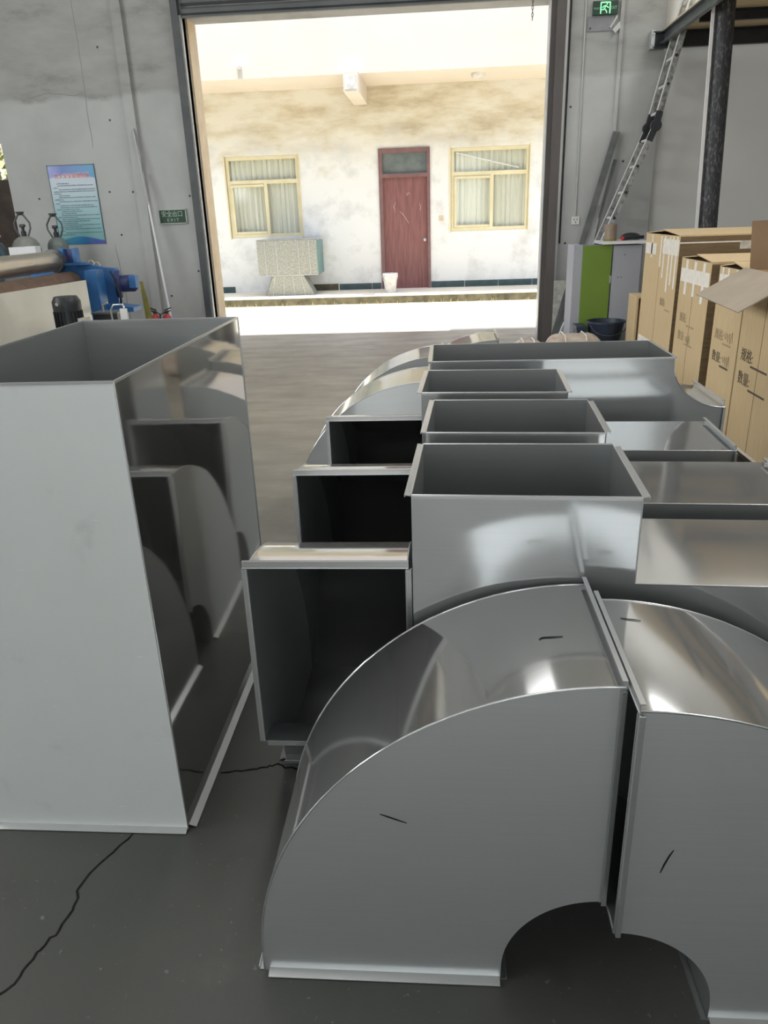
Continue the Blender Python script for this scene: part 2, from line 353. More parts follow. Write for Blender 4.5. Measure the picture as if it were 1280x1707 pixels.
# ================================================================== SETTING
WX0, WX1, YB, YW, WT, ZC = -9.0, 7.0, -7.2, 10.0, 0.42, 6.4
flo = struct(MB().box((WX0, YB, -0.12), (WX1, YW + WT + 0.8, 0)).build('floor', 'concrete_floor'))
yard = struct(MB().box((-24, YW + WT + 0.8, -0.12), (22, 16.5, -0.0)).build('floor_yard', 'yard_concrete'))
struct(MB().box((-24, -30, -0.14), (22, YB, -0.02)).build('floor_rear_yard', 'yard_concrete'))
struct(MB().box((-20, -15.2, 0), (18, -15, 9)).build('wall_sky_block', 'pale_render'))  # unseen wall added to block blue sky coming through the back gate
OX0, OX1, OZ = -2.945, 1.33, 3.81          # main gate opening
SX0, SX1, SZ = -6.5, -5.41, 2.63           # side opening at the far left
w = MB()
w.box((WX0, YW, 0), (SX0, YW + WT, ZC)); w.box((SX0, YW, SZ), (SX1, YW + WT, ZC)); w.box((SX1, YW, 0), (OX0, YW + WT, ZC))
w.box((OX0, YW, OZ), (OX1, YW + WT, ZC)); w.box((OX1, YW, 0), (2.56, YW + WT, ZC)); w.box((2.56, YW + 0.07, 0), (WX1, YW + WT, ZC))
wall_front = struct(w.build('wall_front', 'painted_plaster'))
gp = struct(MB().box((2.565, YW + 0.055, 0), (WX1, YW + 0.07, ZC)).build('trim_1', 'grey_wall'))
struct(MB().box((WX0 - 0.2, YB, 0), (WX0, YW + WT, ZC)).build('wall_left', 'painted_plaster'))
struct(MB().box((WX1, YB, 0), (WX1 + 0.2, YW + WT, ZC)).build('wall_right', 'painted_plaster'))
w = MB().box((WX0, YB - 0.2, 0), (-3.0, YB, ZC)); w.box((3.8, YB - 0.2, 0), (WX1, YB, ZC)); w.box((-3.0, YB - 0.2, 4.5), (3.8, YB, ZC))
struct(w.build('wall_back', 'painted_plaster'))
struct(MB().box((WX0 - 0.2, YB - 0.2, ZC), (WX1 + 0.2, YW + WT, ZC + 0.12)).build('ceiling', 'roof_sheet'))
struct(MB().box((-14, YW + WT, 4.55), (0.02, YW + WT + 0.06, 4.62)).box((0.02, YW + WT, 4.55), (12, YW + WT + 0.43, 4.62)).build('trim_2', 'roof_sheet'))
# gate frame
for nm, lo, hi, mt in (('trim_3', (-3.045, YW - 0.10, 0), (-2.965, YW + 0.02, 4.4), 'dark_steel_paint'),
                       ('trim_4', (-2.965, YW - 0.06, 0), (-2.945, YW + 0.10, 3.81), 'pale_bar'),
                       ('trim_5', (-2.945, YW + 0.12, 0), (-2.925, YW + WT + 0.03, 3.81), 'tan_render'),
                       ('trim_6', (1.335, YW - 0.10, 0), (1.44, YW + 0.02, 4.4), 'brown_steel_paint'),
                       ('trim_7', (1.28, YW - 0.02, 0), (1.335, YW + 0.14, 3.81), 'brown_steel_paint'),
                       ('trim_8', (1.268, YW - 0.03, 0), (1.28, YW + 0.15, 3.81), 'pale_bar'),
                       ('trim_9', (1.44, YW - 0.04, 0), (1.475, YW + 0.0, 4.4), 'grey_wall'),
                       ('trim_10', (-3.765, YW - 0.05, 0), (-3.645, YW, 6.0), 'painted_plaster'),
                       ('trim_11', (2.045, YW - 0.03, 2.4), (2.085, YW, 6.0), 'painted_plaster')):
    struct(MB().box(lo, hi).build(nm, mt))
for x, z in ((-4.12, 1.98), (-3.82, 1.97), (-4.05, 1.47), (-3.76, 1.46), (-5.05, 1.93), (-4.0, 3.55), (-3.98, 2.78), (-3.1, 1.9), (-3.1, 1.0), (1.55, 2.7), (1.57, 1.2), (2.2, 2.1), (-4.35, 0.9), (-3.5, 0.7)):
    MB().cyl((x, YW - 0.004, z), (x, YW, z), 0.013, 8).build('anchor_hole', 'black_iron', wall_front)
for pts in ([(-4.23, 4.6), (-4.225, 3.6), (-4.245, 2.9), (-4.24, 2.4)], [(-4.16, 1.36), (-4.12, 0.9), (-4.1, 0.4), (-4.09, 0.0)], [(-4.95, 3.05), (-4.7, 3.10), (-4.4, 3.06), (-4.24, 3.08)]):
    fine = []
    for i in range(len(pts) - 1):
        for k in range(6): f = k / 6; fine.append((pts[i][0] * (1 - f) + pts[i + 1][0] * f + random.uniform(-.006, .006), YW - 0.0005, pts[i][1] * (1 - f) + pts[i + 1][1] * f + random.uniform(-.006, .006)))
    ribbon(fine, 0.008, (0, -1, 0), 0.0006).build('plaster_crack', 'cover_grey', wall_front)
# bars added over the left fill lamp; no window, the wall is solid
wb = MB()
for i in range(9): wb.box((-8.89, -4.4 + i * 1.25 - 0.03, 1.9), (-8.85, -4.4 + i * 1.25 + 0.03, 4.7))
for z in (1.87, 3.3, 4.7): wb.box((-8.89, -4.43, z), (-8.85, 5.63, z + 0.05))
struct(wb.build('added_lamp_bars', 'dark_steel_paint'))
# rolled-up shutter at the head of the gate
sh = thing('roller_shutter', 'dark grey rolled-up slatted shutter across the head of the gate', 'shutter', (0, 0, 0))
for i in range(6):
    z = 3.80 + i * 0.10
    m = MB().prism([(YW - 0.02, z + 0.008), (YW - 0.045, z + 0.03), (YW - 0.045, z + 0.07), (YW - 0.02, z + 0.094), (YW - 0.008, z + 0.094), (YW - 0.008, z + 0.008)], -2.94, 1.33, 'x')
    m.build('slat', 'shutter_paint', sh)
MB().box((-2.94, YW - 0.05, 3.785), (1.33, YW - 0.004, 3.806)).build('bottom_bar', 'shutter_paint', sh)
ch = thing('hanging_chain', 'short dark chain hanging below the shutter near the right gate post', 'chain', (1.06, YW - 0.12, 3.58))
for i in range(16):
    z = i * 0.034; m = MB(); pts = []
    for k in range(11):
        a = 2 * PI * k / 10; u = 0.009 * math.cos(a); v = 0.021 * math.sin(a)
        pts.append((u if i % 2 else 0, 0 if i % 2 else u, z + v))
    m.tube(pts, 0.004, 5).build('link', 'brown_steel_paint', ch)

# floor cracks (children of the floor)
def px2floor(x, y, z=0.0):
    c = Vector((x - 640, y - 853.5, 1248.45)); r = Vector([sum(RW[i][k] * c[k] for k in range(3)) for i in range(3)])
    t = (z - H) / r.z; return Vector((r.x * t, r.y * t, z))
def crack(pix, w):
    pts = []
    for i in range(len(pix) - 1):
        a = px2floor(*pix[i]); b = px2floor(*pix[i + 1])
        for k in range(5):
            p = a.lerp(b, k / 5); pts.append(p + Vector((random.uniform(-.004, .004), random.uniform(-.004, .004), 0.0004)))
    ribbon(pts, w, (0, 0, 1), 0.0004).build('crack', 'crack_dark', flo)
crack([(222, 1390), (165, 1440), (132, 1480), (130, 1500), (100, 1550), (60, 1590), (25, 1640), (-10, 1665), (-60, 1700)], 0.006)
crack([(365, 1288), (410, 1285), (440, 1280), (462, 1274), (480, 1280), (500, 1282), (540, 1276)], 0.007)

# ================================================================== DUCTWORK
TH = 0.002
def flange(parent, p0, p1, out, back, lip=0.018, ret=0.010):
    # L-shaped edge strip from p0 to p1: lip turned outward, small return turned back along 'back'
    p0 = Vector(p0); p1 = Vector(p1); o = Vector(out).normalized(); b = Vector(back).normalized(); m = MB(); t = 0.0022
    q = [Vector((0, 0, 0)), o * lip, o * lip + b * ret, o * (lip - t) + b * ret, o * (lip - t) + b * t, b * t]
    vs = [p0 + x for x in q] + [p1 + x for x in q]; n = 6
    fs = [(i, (i + 1) % n, (i + 1) % n + n, i + n) for i in range(n)] + [(0, 5, 4, 1), (1, 4, 3, 2), (6, 7, 10, 11), (7, 8, 9, 10)]
    m.add(vs, fs)
    m.tube([p0, p1], 0.002, 6)
    return m.build('flange', 'flange_steel', parent, 60)
EW, ED, ER, CB, CO = 0.41, 0.535, 0.205, 0.04, 0.006       # elbow width, opening depth, throat radius, collars
EU = ED + ER + CO; EZ0 = CB + ER; EZ1 = CB + ER + ED
_elbow_mesh = {}
def elbow(label, loc, rz, group='square stainless duct elbows'):
    t = thing('duct_elbow', label, 'duct elbow', loc, rz, group)
    if not _elbow_mesh:
        cu, cz = ED + ER, CB; N = 28
        outer = [(0, 0), (0, CB)] + [(cu - (ER + ED) * math.cos(a), cz + (ER + ED) * math.sin(a)) for a in [PI / 2 * k / N for k in range(1, N + 1)]] + [(EU, EZ1)]
        inner = [(ED, 0), (ED, CB)] + [(cu - ER * math.cos(a), cz + ER * math.sin(a)) for a in [PI / 2 * k / N for k in range(1, N + 1)]] + [(EU, EZ0)]
        def cheek(y):
            m = MB(); n = len(outer); vs = []
            for yy in (y, y + TH):
                vs += [(p[0], yy, p[1]) for p in outer] + [(p[0], yy, p[1]) for p in inner]
            fs = []
            for i in range(n - 1):
                fs.append((i, i + 1, n + i + 1, n + i)); fs.append((2 * n + i, 3 * n + i, 3 * n + i + 1, 2 * n + i + 1))
                fs.append((i, 2 * n + i, 2 * n + i + 1, i + 1)); fs.append((n + i, n + i + 1, 3 * n + i + 1, 3 * n + i))
            fs += [(0, n, 3 * n, 2 * n), (n - 1, 3 * n - 1, 4 * n - 1, 2 * n - 1)]
            return m.add(vs, fs)
        a = cheek(0).build('cheek_panel', 'sheet_steel_satin', t); b = cheek(EW - TH).build('cheek_panel', 'sheet_steel_satin', t)
        c = MB().strip([(p[0], p[1]) for p in outer], 0.0005, EW - 0.0005, -TH).build('heel_wrap', 'sheet_steel_bright', t, 40)
        d = MB().strip([(p[0], p[1]) for p in inner], 0.0005, EW - 0.0005, TH).build('throat_wrap', 'sheet_steel', t, 40)
        # raised standing seam along both outer edges
        e = MB().tube([(p[0], 0.0005, p[1]) for p in outer], 0.0022, 6).build('seam', 'flange_steel', t, 60)
        f = MB().tube([(p[0], EW - 0.0005, p[1]) for p in outer], 0.0022, 6).build('seam', 'flange_steel', t, 60)
        fl = [flange(t, (0.012, 0, 0.008), (ED - 0.002, 0, 0.008), (0, -1, -0.32), (0, 0, 1), 0.020, 0.002),
              flange(t, (0.012, EW, 0.008), (ED - 0.002, EW, 0.008), (0, 1, -0.32), (0, 0, 1), 0.020, 0.002),
              flange(t, (0, 0.0, 0.001), (0, EW, 0.001), (-1, 0, 0), (0, 0, 1), 0.014),
              flange(t, (ED, 0.0, 0.001), (ED, EW, 0.001), (1, 0, 0), (0, 0, 1), 0.014),
              flange(t, (EU, 0.003, EZ0), (EU, 0.003, EZ1 - 0.004), (0, -1, 0), (-1, 0, 0), 0.014),
              flange(t, (EU, EW - 0.003, EZ0), (EU, EW - 0.003, EZ1 - 0.004), (0, 1, 0), (-1, 0, 0), 0.014),
              flange(t, (EU, -0.008, EZ1), (EU, EW + 0.004, EZ1), (0, 0, 1), (-1, 0, 0), 0.018),
              flange(t, (EU, 0.01, EZ0), (EU, EW - 0.01, EZ0), (0, 0, -1), (-1, 0, 0), 0.014)]
        _elbow_mesh['p'] = [a, b, c, d, e, f] + fl
    else:
        for o in _elbow_mesh['p']:
            q = o.copy(); COL.objects.link(q); q.parent = t
    return t
e1 = elbow('largest foreground steel elbow, its quarter-round cheek facing the viewer, bent to the right', (-0.405, 1.185, 0), 0)
e2 = elbow('foreground steel elbow cut by the right edge, bent to the left', (0.345 + EU, 1.112 + EW, 0), PI)
e3 = elbow('nearest of the open-mouthed elbows facing the viewer, left of the front tee', (-0.492, 1.68 + EU, 0), -PI / 2)
e4 = elbow('middle open-mouthed elbow facing the viewer, left of the second tee', (-0.493, 2.405 + EU, 0), -PI / 2)
e5 = elbow('farthest open-mouthed elbow facing the viewer, with black opening beside the third tee', (-0.478, 3.125 + EU, 0), -PI / 2)
e6 = elbow('steel elbow arching down to the left beyond the three open-mouthed elbows', (-0.05 - EU, 3.905, 0), 0)
e7 = elbow('steel elbow whose arched back shows left of the wide curved duct', (0.03 - EU, 4.66, 0), 0)
e8 = elbow('farthest steel elbow, its arched top just showing over the wide duct', (0.41 - EU, 5.23, 0), 0)

def pen(parent, pts, w, normal, name='pen_mark'):
    return ribbon(pts, w, normal, 0.0008).build(name, 'marker_ink', parent)
def onY(x, y, Y0):
    c = Vector((x - 640, y - 853.5, 1248.45)); r = Vector([sum(RW[i][k] * c[k] for k in range(3)) for i in range(3)])
    t = Y0 / r.y; return Vector((r.x * t, Y0, H + r.z * t))
def onX(x, y, X0):
    c = Vector((x - 640, y - 853.5, 1248.45)); r = Vector([sum(RW[i][k] * c[k] for k in range(3)) for i in range(3)])
    t = X0 / r.x; return Vector((X0, r.y * t, H + r.z * t))
def local_pts(root, pts):
    bpy.context.view_layer.update(); M = root.matrix_world.inverted(); return [M @ p for p in pts]
def on_heel(x, y, xc):
    z = 0.78
    for _ in range(12):
        p = px2floor(x, y, z); z = CB + math.sqrt((ER + ED) ** 2 - (p.x - xc) ** 2) + 0.001
    return p
pen(e1, local_pts(e1, [onY(x, y, 1.185) for x, y in ((633, 1357), (645, 1361), (660, 1366), (678, 1372))]), 0.0035, (0, -1, 0))
pen(e2, local_pts(e2, [onY(x, y, 1.112) for x, y in ((1123, 1417), (1116, 1426), (1107, 1441), (1100, 1455))]), 0.0035, (0, 1, 0))
pen(e1, local_pts(e1, [on_heel(x, y, 0.335) for x, y in ((898, 1066), (904, 1063), (918, 1062), (938, 1061))]), 0.0035, (0, 0, 1))
pen(e2, local_pts(e2, [on_heel(x, y, 0.351) for x, y in ((1034, 1030), (1044, 1032), (1056, 1033), (1068, 1035))]), 0.003, (0, 0, 1))

TW, TD, TZ, BZ, TL = 0.522, 0.412, 0.993, 0.775, 1.125     # tee: stub width, depth, stub top, branch top, overall length
_tee = {}
def tee(label, loc, rz):
    t = thing('duct_tee', label, 'duct tee', loc, rz, 'square stainless duct tees with open tops')
    if not _tee:
        L = [(0, 0.004), (TL, 0.004), (TL, BZ), (TW, BZ), (TW, TZ), (0, TZ)]
        def face(y):
            m = MB(); vs = [(p[0], y, p[1]) for p in L] + [(p[0], y + TH, p[1]) for p in L] + [(0, y, BZ), (0, y + TH, BZ)]
            # split in two quads: lower body and stub
            fs = [(0, 1, 2, 3, 12), (12, 3, 4, 5), (6, 13, 9, 8, 7), (13, 11, 10, 9)]
            for i in range(6):
                j = (i + 1) % 6
                if i == 5: fs += [(5, 11, 13, 12), (12, 13, 6, 0)]
                else: fs.append((i, i + 6, j + 6, j))
            return m.add(vs, fs)
        p = [face(0).build('front_panel', 'sheet_steel_front', t), face(TD - TH).build('back_panel', 'sheet_steel', t),
             MB().box((0, TH, 0.004), (TH, TD - TH, TZ)).build('side_panel', 'sheet_steel', t),
             MB().box((TW - TH, TH, BZ), (TW, TD - TH, TZ)).build('stub_panel', 'sheet_steel', t),
             MB().box((TW - TH, TH, BZ - TH), (TL, TD - TH, BZ)).build('branch_top', 'sheet_steel_bright', t),
             MB().box((TH, TH, 0.004), (TL, TD - TH, 0.004 + TH)).build('bottom_panel', 'sheet_steel', t),
             MB().tube([(TW, 0.0, BZ + 0.001), (TL, 0.0, BZ + 0.001)], 0.002, 6).build('seam', 'flange_steel', t, 60),
             MB().tube([(TW, 0.0, BZ), (TW, 0.0, TZ)], 0.002, 6).build('seam', 'flange_steel', t, 60)]
        up = TZ
        p += [flange(t, (0.002, 0, up), (TW - 0.002, 0, up), (0, -1, 0), (0, 0, -1), 0.008, 0.006),
              flange(t, (0.0, TD, up), (TW, TD, up), (0, 1, 0), (0, 0, -1), 0.012, 0.006),
              flange(t, (0, -0.004, up), (0, TD, up), (-1, 0, 0.15), (0, 0, -1), 0.016, 0.006),
              flange(t, (TW, 0, up), (TW, TD - 0.02, up), (1, 0, 0.15), (0, 0, -1), 0.016, 0.006),
              flange(t, (TL, 0.004, BZ), (TL, TD - 0.004, BZ), (0, 0, 1), (-1, 0, 0), 0.018, 0.012),
              flange(t, (TL, 0, 0.03), (TL, 0, BZ - 0.004), (0, -1, 0), (-1, 0, 0), 0.014),
              flange(t, (TL, TD, 0.03), (TL, TD, BZ - 0.004), (0, 1, 0), (-1, 0, 0), 0.014)]
        _tee['p'] = p
    else:
        for o in _tee['p']:
            q = o.copy(); COL.objects.link(q); q.parent = t
    return t
tee('front open-topped steel tee standing right behind the foreground elbows', (-0.066, 1.632, 0), -0.05)
tee('second open-topped steel tee, between the front tee and the small far one', (-0.040, 2.165, 0), -0.055)
tee('third open-topped steel tee, directly in front of the wide curved duct', (-0.064, 2.700, 0), -0.05)

# wide duct with a curved throat
def wide_duct():
    t = thing('wide_duct', 'wide open-topped steel duct with curved right throat and pen mark', 'duct', (-0.03, 3.30, 0), -0.01)
    Dp, zt, zb, xe, xr = 0.45, 0.995, 0.775, 1.035, 1.27
    N = 16; arc = [(xe + 0.235 - 0.235 * math.cos(a), zt - 0.02 - 0.20 * math.sin(a)) for a in [PI / 2 * k / N for k in range(N + 1)]]
    right = [(xe, zt)] + arc + [(xr, zb)]
    def face(y):
        m = MB(); n = len(right); vs = []; fs = []
        for yy in (y, y + TH): vs += [(p[0], yy, p[1]) for p in right] + [(p[0] if i else xe, yy, 0.004) for i, p in enumerate(right)]
        for i in range(n - 1):
            fs += [(i, i + 1, n + i + 1, n + i), (2 * n + i, 3 * n + i, 3 * n + i + 1, 2 * n + i + 1), (i, 2 * n + i, 2 * n + i + 1, i + 1), (n + i, n + i + 1, 3 * n + i + 1, 3 * n + i)]
        m.add(vs, fs); m.box((0, y, 0.004), (xe, y + TH, zt)); return m
    face(0).build('front_panel', 'sheet_steel', t); face(Dp - TH).build('back_panel', 'sheet_steel', t)
    MB().strip(right, 0.0, Dp, TH).build('throat_wrap', 'sheet_steel_bright', t, 40)
    MB().box((0, TH, 0.004), (TH, Dp - TH, zt)).build('side_panel', 'sheet_steel', t)
    MB().tube([(p[0], -0.001, p[1]) for p in right], 0.002, 6).build('seam', 'flange_steel', t, 60)
    flange(t, (0, 0, zt), (xe, 0, zt), (0, -1, 0), (0, 0, -1), 0.006, 0.005); flange(t, (0, Dp, zt), (xe, Dp, zt), (0, 1, 0), (0, 0, -1), 0.012, 0.006)
    flange(t, (0, 0, zt), (0, Dp, zt), (-1, 0, 0), (0, 0, -1), 0.018, 0.02); flange(t, (xe, 0, zt), (xe, Dp, zt), (1, 0, 0.1), (0, 0, -1), 0.010, 0.005)
    flange(t, (xr, 0.01, zb), (xr, Dp - 0.01, zb), (0, 0, 1), (-1, 0, 0), 0.028, 0.014)
    flange(t, (xr, 0, 0.03), (xr, 0, zb), (0, -1, 0), (-1, 0, 0), 0.012)
    pen(t, local_pts(t, [onY(x, y, 3.297) for x, y in ((1066, 624), (1071, 629), (1076, 633), (1070, 636), (1065, 639), (1067, 642), (1072, 641), (1075, 644))]), 0.008, (0, -1, 0))
wide_duct()

# tall box duct on the left
def tall_box():
    x0, x1, y0, y1, z1 = -1.285, -0.714, 1.595, 2.695, 1.277
    t = thing('box_duct', 'tall open-topped rectangular steel duct standing on the left', 'duct', ((x0 + x1) / 2, y0, 0)); ox, oy = (x0 + x1) / 2, y0
    def B(a, b): return MB().box((a[0] - ox, a[1] - oy, a[2]), (b[0] - ox, b[1] - oy, b[2]))
    fp = B((x0, y0, 0.004), (x1, y0 + TH, z1)).build('front_panel', 'sheet_steel_film', t); fp['label'] = 'matt filmed front sheet with smudges and scratches'
    sp = MB(); nx, nz = 24, 24; yy0, yy1 = y0 + TH, y1
    B((x1 - TH, y0 + TH, 0.004), (x1, y1 - TH, z1)).build('side_panel', 'sheet_steel_mirror', t)
    B((x0, y0 + TH, 0.004), (x0 + TH, y1 - TH, z1)).build('side_panel', 'sheet_steel', t)
    B((x0, y1 - TH, 0.004), (x1, y1, z1)).build('back_panel', 'sheet_steel', t)
    for (xx, yy) in ((x1, y0), (x0, y0), (x0, y1), (x1, y1)):
        MB().cyl((xx - ox, yy - oy, 0.004), (xx - ox, yy - oy, z1), 0.0028, 8).build('corner_seam', 'flange_steel', t, 60)
    X0, X1, Y0, Y1 = x0 - ox, x1 - ox, y0 - oy, y1 - oy
    flange(t, (X0 + 0.006, Y0, 0.008), (X1 - 0.001, Y0, 0.008), (0, -1, -0.32), (0, 0, 1), 0.020, 0.002)
    flange(t, (X1, Y0 + 0.01, 0.009), (X1, Y1, 0.009), (1, 0, -0.35), (0, 0, 1), 0.022, 0.002)
    flange(t, (X0, Y0, 0.001), (X0, Y1, 0.001), (-1, 0, 0), (0, 0, 1), 0.020, 0.012)
    flange(t, (X0, Y1, 0.001), (X1, Y1, 0.001), (0, 1, 0), (0, 0, 1), 0.020, 0.012)
    # folded top hem
    for a, b in (((X0, Y0, z1), (X1, Y0, z1)), ((X0, Y1, z1), (X1, Y1, z1)), ((X0, Y0, z1), (X0, Y1, z1)), ((X1, Y0, z1), (X1, Y1, z1))):
        MB().bar(a, b, 0.006, 0.006).build('hem', 'flange_steel', t)
tall_box()

# ================================================================== CARTONS
XC = 1.85
def carton(name, label, y0, y1, z0, z1, x1, mat='cardboard', seam=True, lid=True, group='brown shipping cartons along the right wall'):
    t = thing(name, label, 'carton', (XC, y0, z0), 0, group)
    W, D, Hh = x1 - XC, y1 - y0, z1 - z0; c = 0.006
    m = MB()
    m.box((0, 0, 0), (c, D, Hh)); m.box((W - c, 0, 0), (W, D, Hh)); m.box((c, 0, 0), (W - c, c, Hh)); m.box((c, D - c, 0), (W - c, D, Hh)); m.box((c, c, 0), (W - c, D - c, c))
    m.build('box_body', mat, t)
    if lid:
        for a, b, tilt in ((0.0, 0.5, 0.025), (0.5, 1.0, 0.018)):
            M = Matrix.Translation((0, 0, Hh))
            f = MB(); ya, yb = D * a, D * b; s = 1 if a == 0 else -1
            hin, far = (ya, yb) if s == 1 else (yb, ya)
            vs = [(0, hin, Hh), (W, hin, Hh), (W, far, Hh + tilt), (0, far, Hh + tilt * 1.4)]
            vs += [(v[0], v[1], v[2] + 0.006) for v in vs]
            f.add(vs, [(0, 1, 2, 3), (4, 5, 6, 7), (0, 1, 5, 4), (1, 2, 6, 5), (2, 3, 7, 6), (3, 0, 4, 7)]).build('top_flap', mat, t)
    if seam:
        MB().box((-0.001, D / 2 - 0.003, 0.0), (0.001, D / 2 + 0.003, Hh)).build('seam_line', 'cardboard_inside', t)
    return t
def tape_X(t, y0, y1, z0, z1, y00, z00, mat='white_tape'):
    MB().box((-0.0022, y0 - y00, z0 - z00), (-0.0002, y1 - y00, z1 - z00)).build('tape', mat, t)
Z0 = 0.165
cA = carton('carton', 'tallest brown carton, farthest in the row, striped with white tape', 6.24, 7.24, Z0, 1.375, 3.9)
tA = lambda p: (onX(p[0], p[1], XC).y, onX(p[0], p[1], XC).z)
def tapes(t, y00, z00, rects):
    for (ax, ay, bx, by) in rects:     # image-measured top-left / bottom-right corners on the carton's end face
        a = onX(ax, ay, XC); b = onX(bx, by, XC)
        tape_X(t, min(a.y, b.y), max(a.y, b.y), min(a.z, b.z), max(a.z, b.z), y00, z00)
_tp = [0]
def hstrip(t, y00, z00, ya, yb, za, zb, mat='white_tape'):
    _tp[0] += 1; k = 0.0004 * (_tp[0] % 6)
    MB().box((-0.0018 - k, ya - y00, za - z00), (-0.0002, yb - y00, zb - z00)).build('tape', mat, t)
hstrip(cA, 6.24, Z0, 6.25, 6.68, 1.23, 1.345); hstrip(cA, 6.24, Z0, 6.88, 7.22, 1.21, 1.30)
for y, zb in ((6.28, 0.98), (6.38, 1.0), (6.47, 0.94), (6.62, 1.04), (6.72, 1.12), (7.0, 1.18)):
    hstrip(cA, 6.24, Z0, y, y + 0.035, zb, 1.365)
hstrip(cA, 6.24, Z0, 6.25, 7.22, 0.42, 0.50)
MB().box((0.45, -0.0026, 1.105), (0.75, -0.0016, 1.165)).build('tape', 'clear_tape', cA)
MB().box((0.0, -0.0032, 1.155), (0.45, -0.0026, 1.165)).build('tape', 'white_tape', cA)
MB().box((0.002, -0.0014, 0.0), (2.04, -0.0002, 1.205)).build('tape_side_shade', 'tape_side_shade', cA)  # sheet over the viewer-facing side, its shade put into the brown
cB = carton('carton', 'middle brown carton with a broad white tape band under its lid', 5.47, 6.14, Z0, 1.225, 3.6)
hstrip(cB, 5.47, Z0, 5.48, 6.12, 1.06, 1.155)
for y, zb, zt in ((5.58, 0.94, 1.215), (5.78, 0.97, 1.215), (5.97, 0.97, 1.215)): hstrip(cB, 5.47, Z0, y, y + 0.05, zb, zt)
MB().box((0.002, -0.0014, 0.0), (1.74, -0.0002, 1.05)).build('tape_side_shade', 'tape_side_shade', cB)  # middle carton's viewer-facing side, shade painted in the same way
cC = carton('carton', 'brown carton between the middle one and the open one, scrawled below its lid', 4.84, 5.31, Z0, 1.215, 3.5, seam=False)
hstrip(cC, 4.84, Z0, 4.9, 5.29, 1.09, 1.17)
for y in (4.98, 5.12, 5.22): hstrip(cC, 4.84, Z0, y, y + 0.03, 1.0, 1.21)
cD = carton('carton', 'nearest brown carton with open flaps, printed with two Chinese words', 4.16, 4.82, Z0, 1.225, 3.3, lid=False)
hstrip(cD, 4.16, Z0, 4.18, 4.30, 1.0, 1.06); hstrip(cD, 4.16, Z0, 4.16, 4.82, 0.0 + Z0 + 0.005, Z0 + 0.02)
def quad_sheet(name, P, th, mat, parent):
    P = [Vector(p) for p in P]; n = (P[1] - P[0]).cross(P[3] - P[0]).normalized() * th
    MB().add(P + [p + n for p in P], [(0, 1, 2, 3), (4, 5, 6, 7), (0, 1, 5, 4), (1, 2, 6, 5), (2, 3, 7, 6), (3, 0, 4, 7)]).build(name, mat, parent)
hz = 1.225 - Z0
quad_sheet('top_flap', [(-0.002, 0.72, hz + 0.01), (-0.002, 0.0, hz), (-0.27, 0.03, hz - 0.165), (-0.27, 0.74, hz - 0.14)], 0.006, 'cardboard_grey', cD)
quad_sheet('top_flap', [(0.0, 0.655, hz), (1.4, 0.655, hz), (1.4, 0.72, hz + 0.29), (0.0, 0.72, hz + 0.27)], 0.006, 'cardboard_inside', cD)
quad_sheet('top_flap', [(1.45, 0.0, hz), (1.45, 0.65, hz), (1.62, 0.65, hz + 0.2), (1.62, 0.0, hz + 0.2)], 0.006, 'cardboard', cD)
# printed words and ruled lines
def printed(t, y00, z00, word, y, z, size, la, lb, lz, ink='ink'):
    M = frame((-0.0012, y - y00, z - z00), (0, -1, 0), (0, 0, 1)); text('print', word, size, ink, M, t, 1.0, 'LEFT')
    MB().box((-0.0016, lb - y00, lz - z00 - 0.006), (-0.0003, la - y00, lz - z00 + 0.006)).build('ruled_line', ink, t)
printed(cD, 4.16, Z0, '规格:', 4.765, 0.735, 0.085, 4.60, 4.36, 0.688); printed(cD, 4.16, Z0, '数量:', 4.765, 0.595, 0.085, 4.59, 4.345, 0.548)
printed(cC, 4.84, Z0, '规格:', 5.255, 0.79, 0.075, 5.10, 4.95, 0.745, 'faint_ink'); printed(cC, 4.84, Z0, '数量:', 5.255, 0.645, 0.075, 5.10, 4.95, 0.60, 'ink')
printed(cB, 5.47, Z0, '规格:', 6.05, 0.80, 0.075, 5.88, 5.70, 0.755, 'faint_ink'); printed(cB, 5.47, Z0, '数量:', 6.05, 0.665, 0.075, 5.88, 5.70, 0.62, 'faint_ink')
printed(cA, 6.24, Z0, '规格:', 6.63, 0.85, 0.07, 6.48, 6.34, 0.80, 'faint_ink')
def scrawl(t, y00, z00, y, z, w):
    pts = [(-0.001, y - w * k / 12 - y00, z + 0.03 * math.sin(k * 1.9) + 0.012 * math.sin(k * 4.1) - z00) for k in range(13)]
    ribbon(pts, 0.007, (-1, 0, 0)).build('scrawl', 'faint_ink', t)
scrawl(cC, 4.84, Z0, 5.09, 0.80, 0.16); scrawl(cC, 4.84, Z0, 5.07, 0.65, 0.13); scrawl(cB, 5.47, Z0, 5.86, 0.66, 0.1)
# pallet under the cartons
pl = thing('pallet', 'dark wooden pallet under the brown cartons', 'pallet', (XC + 0.05, 4.1, 0))
for y in (0.0, 1.0, 2.0, 3.05): MB().box((0, y, 0), (1.9, y + 0.1, 0.1)).build('bearer', 'dark_wood', pl)
for i in range(9): MB().box((0.0 + i * 0.205, 0, 0.1), (0.18 + i * 0.205, 3.15, 0.16)).build('deck_board', 'dark_wood', pl)

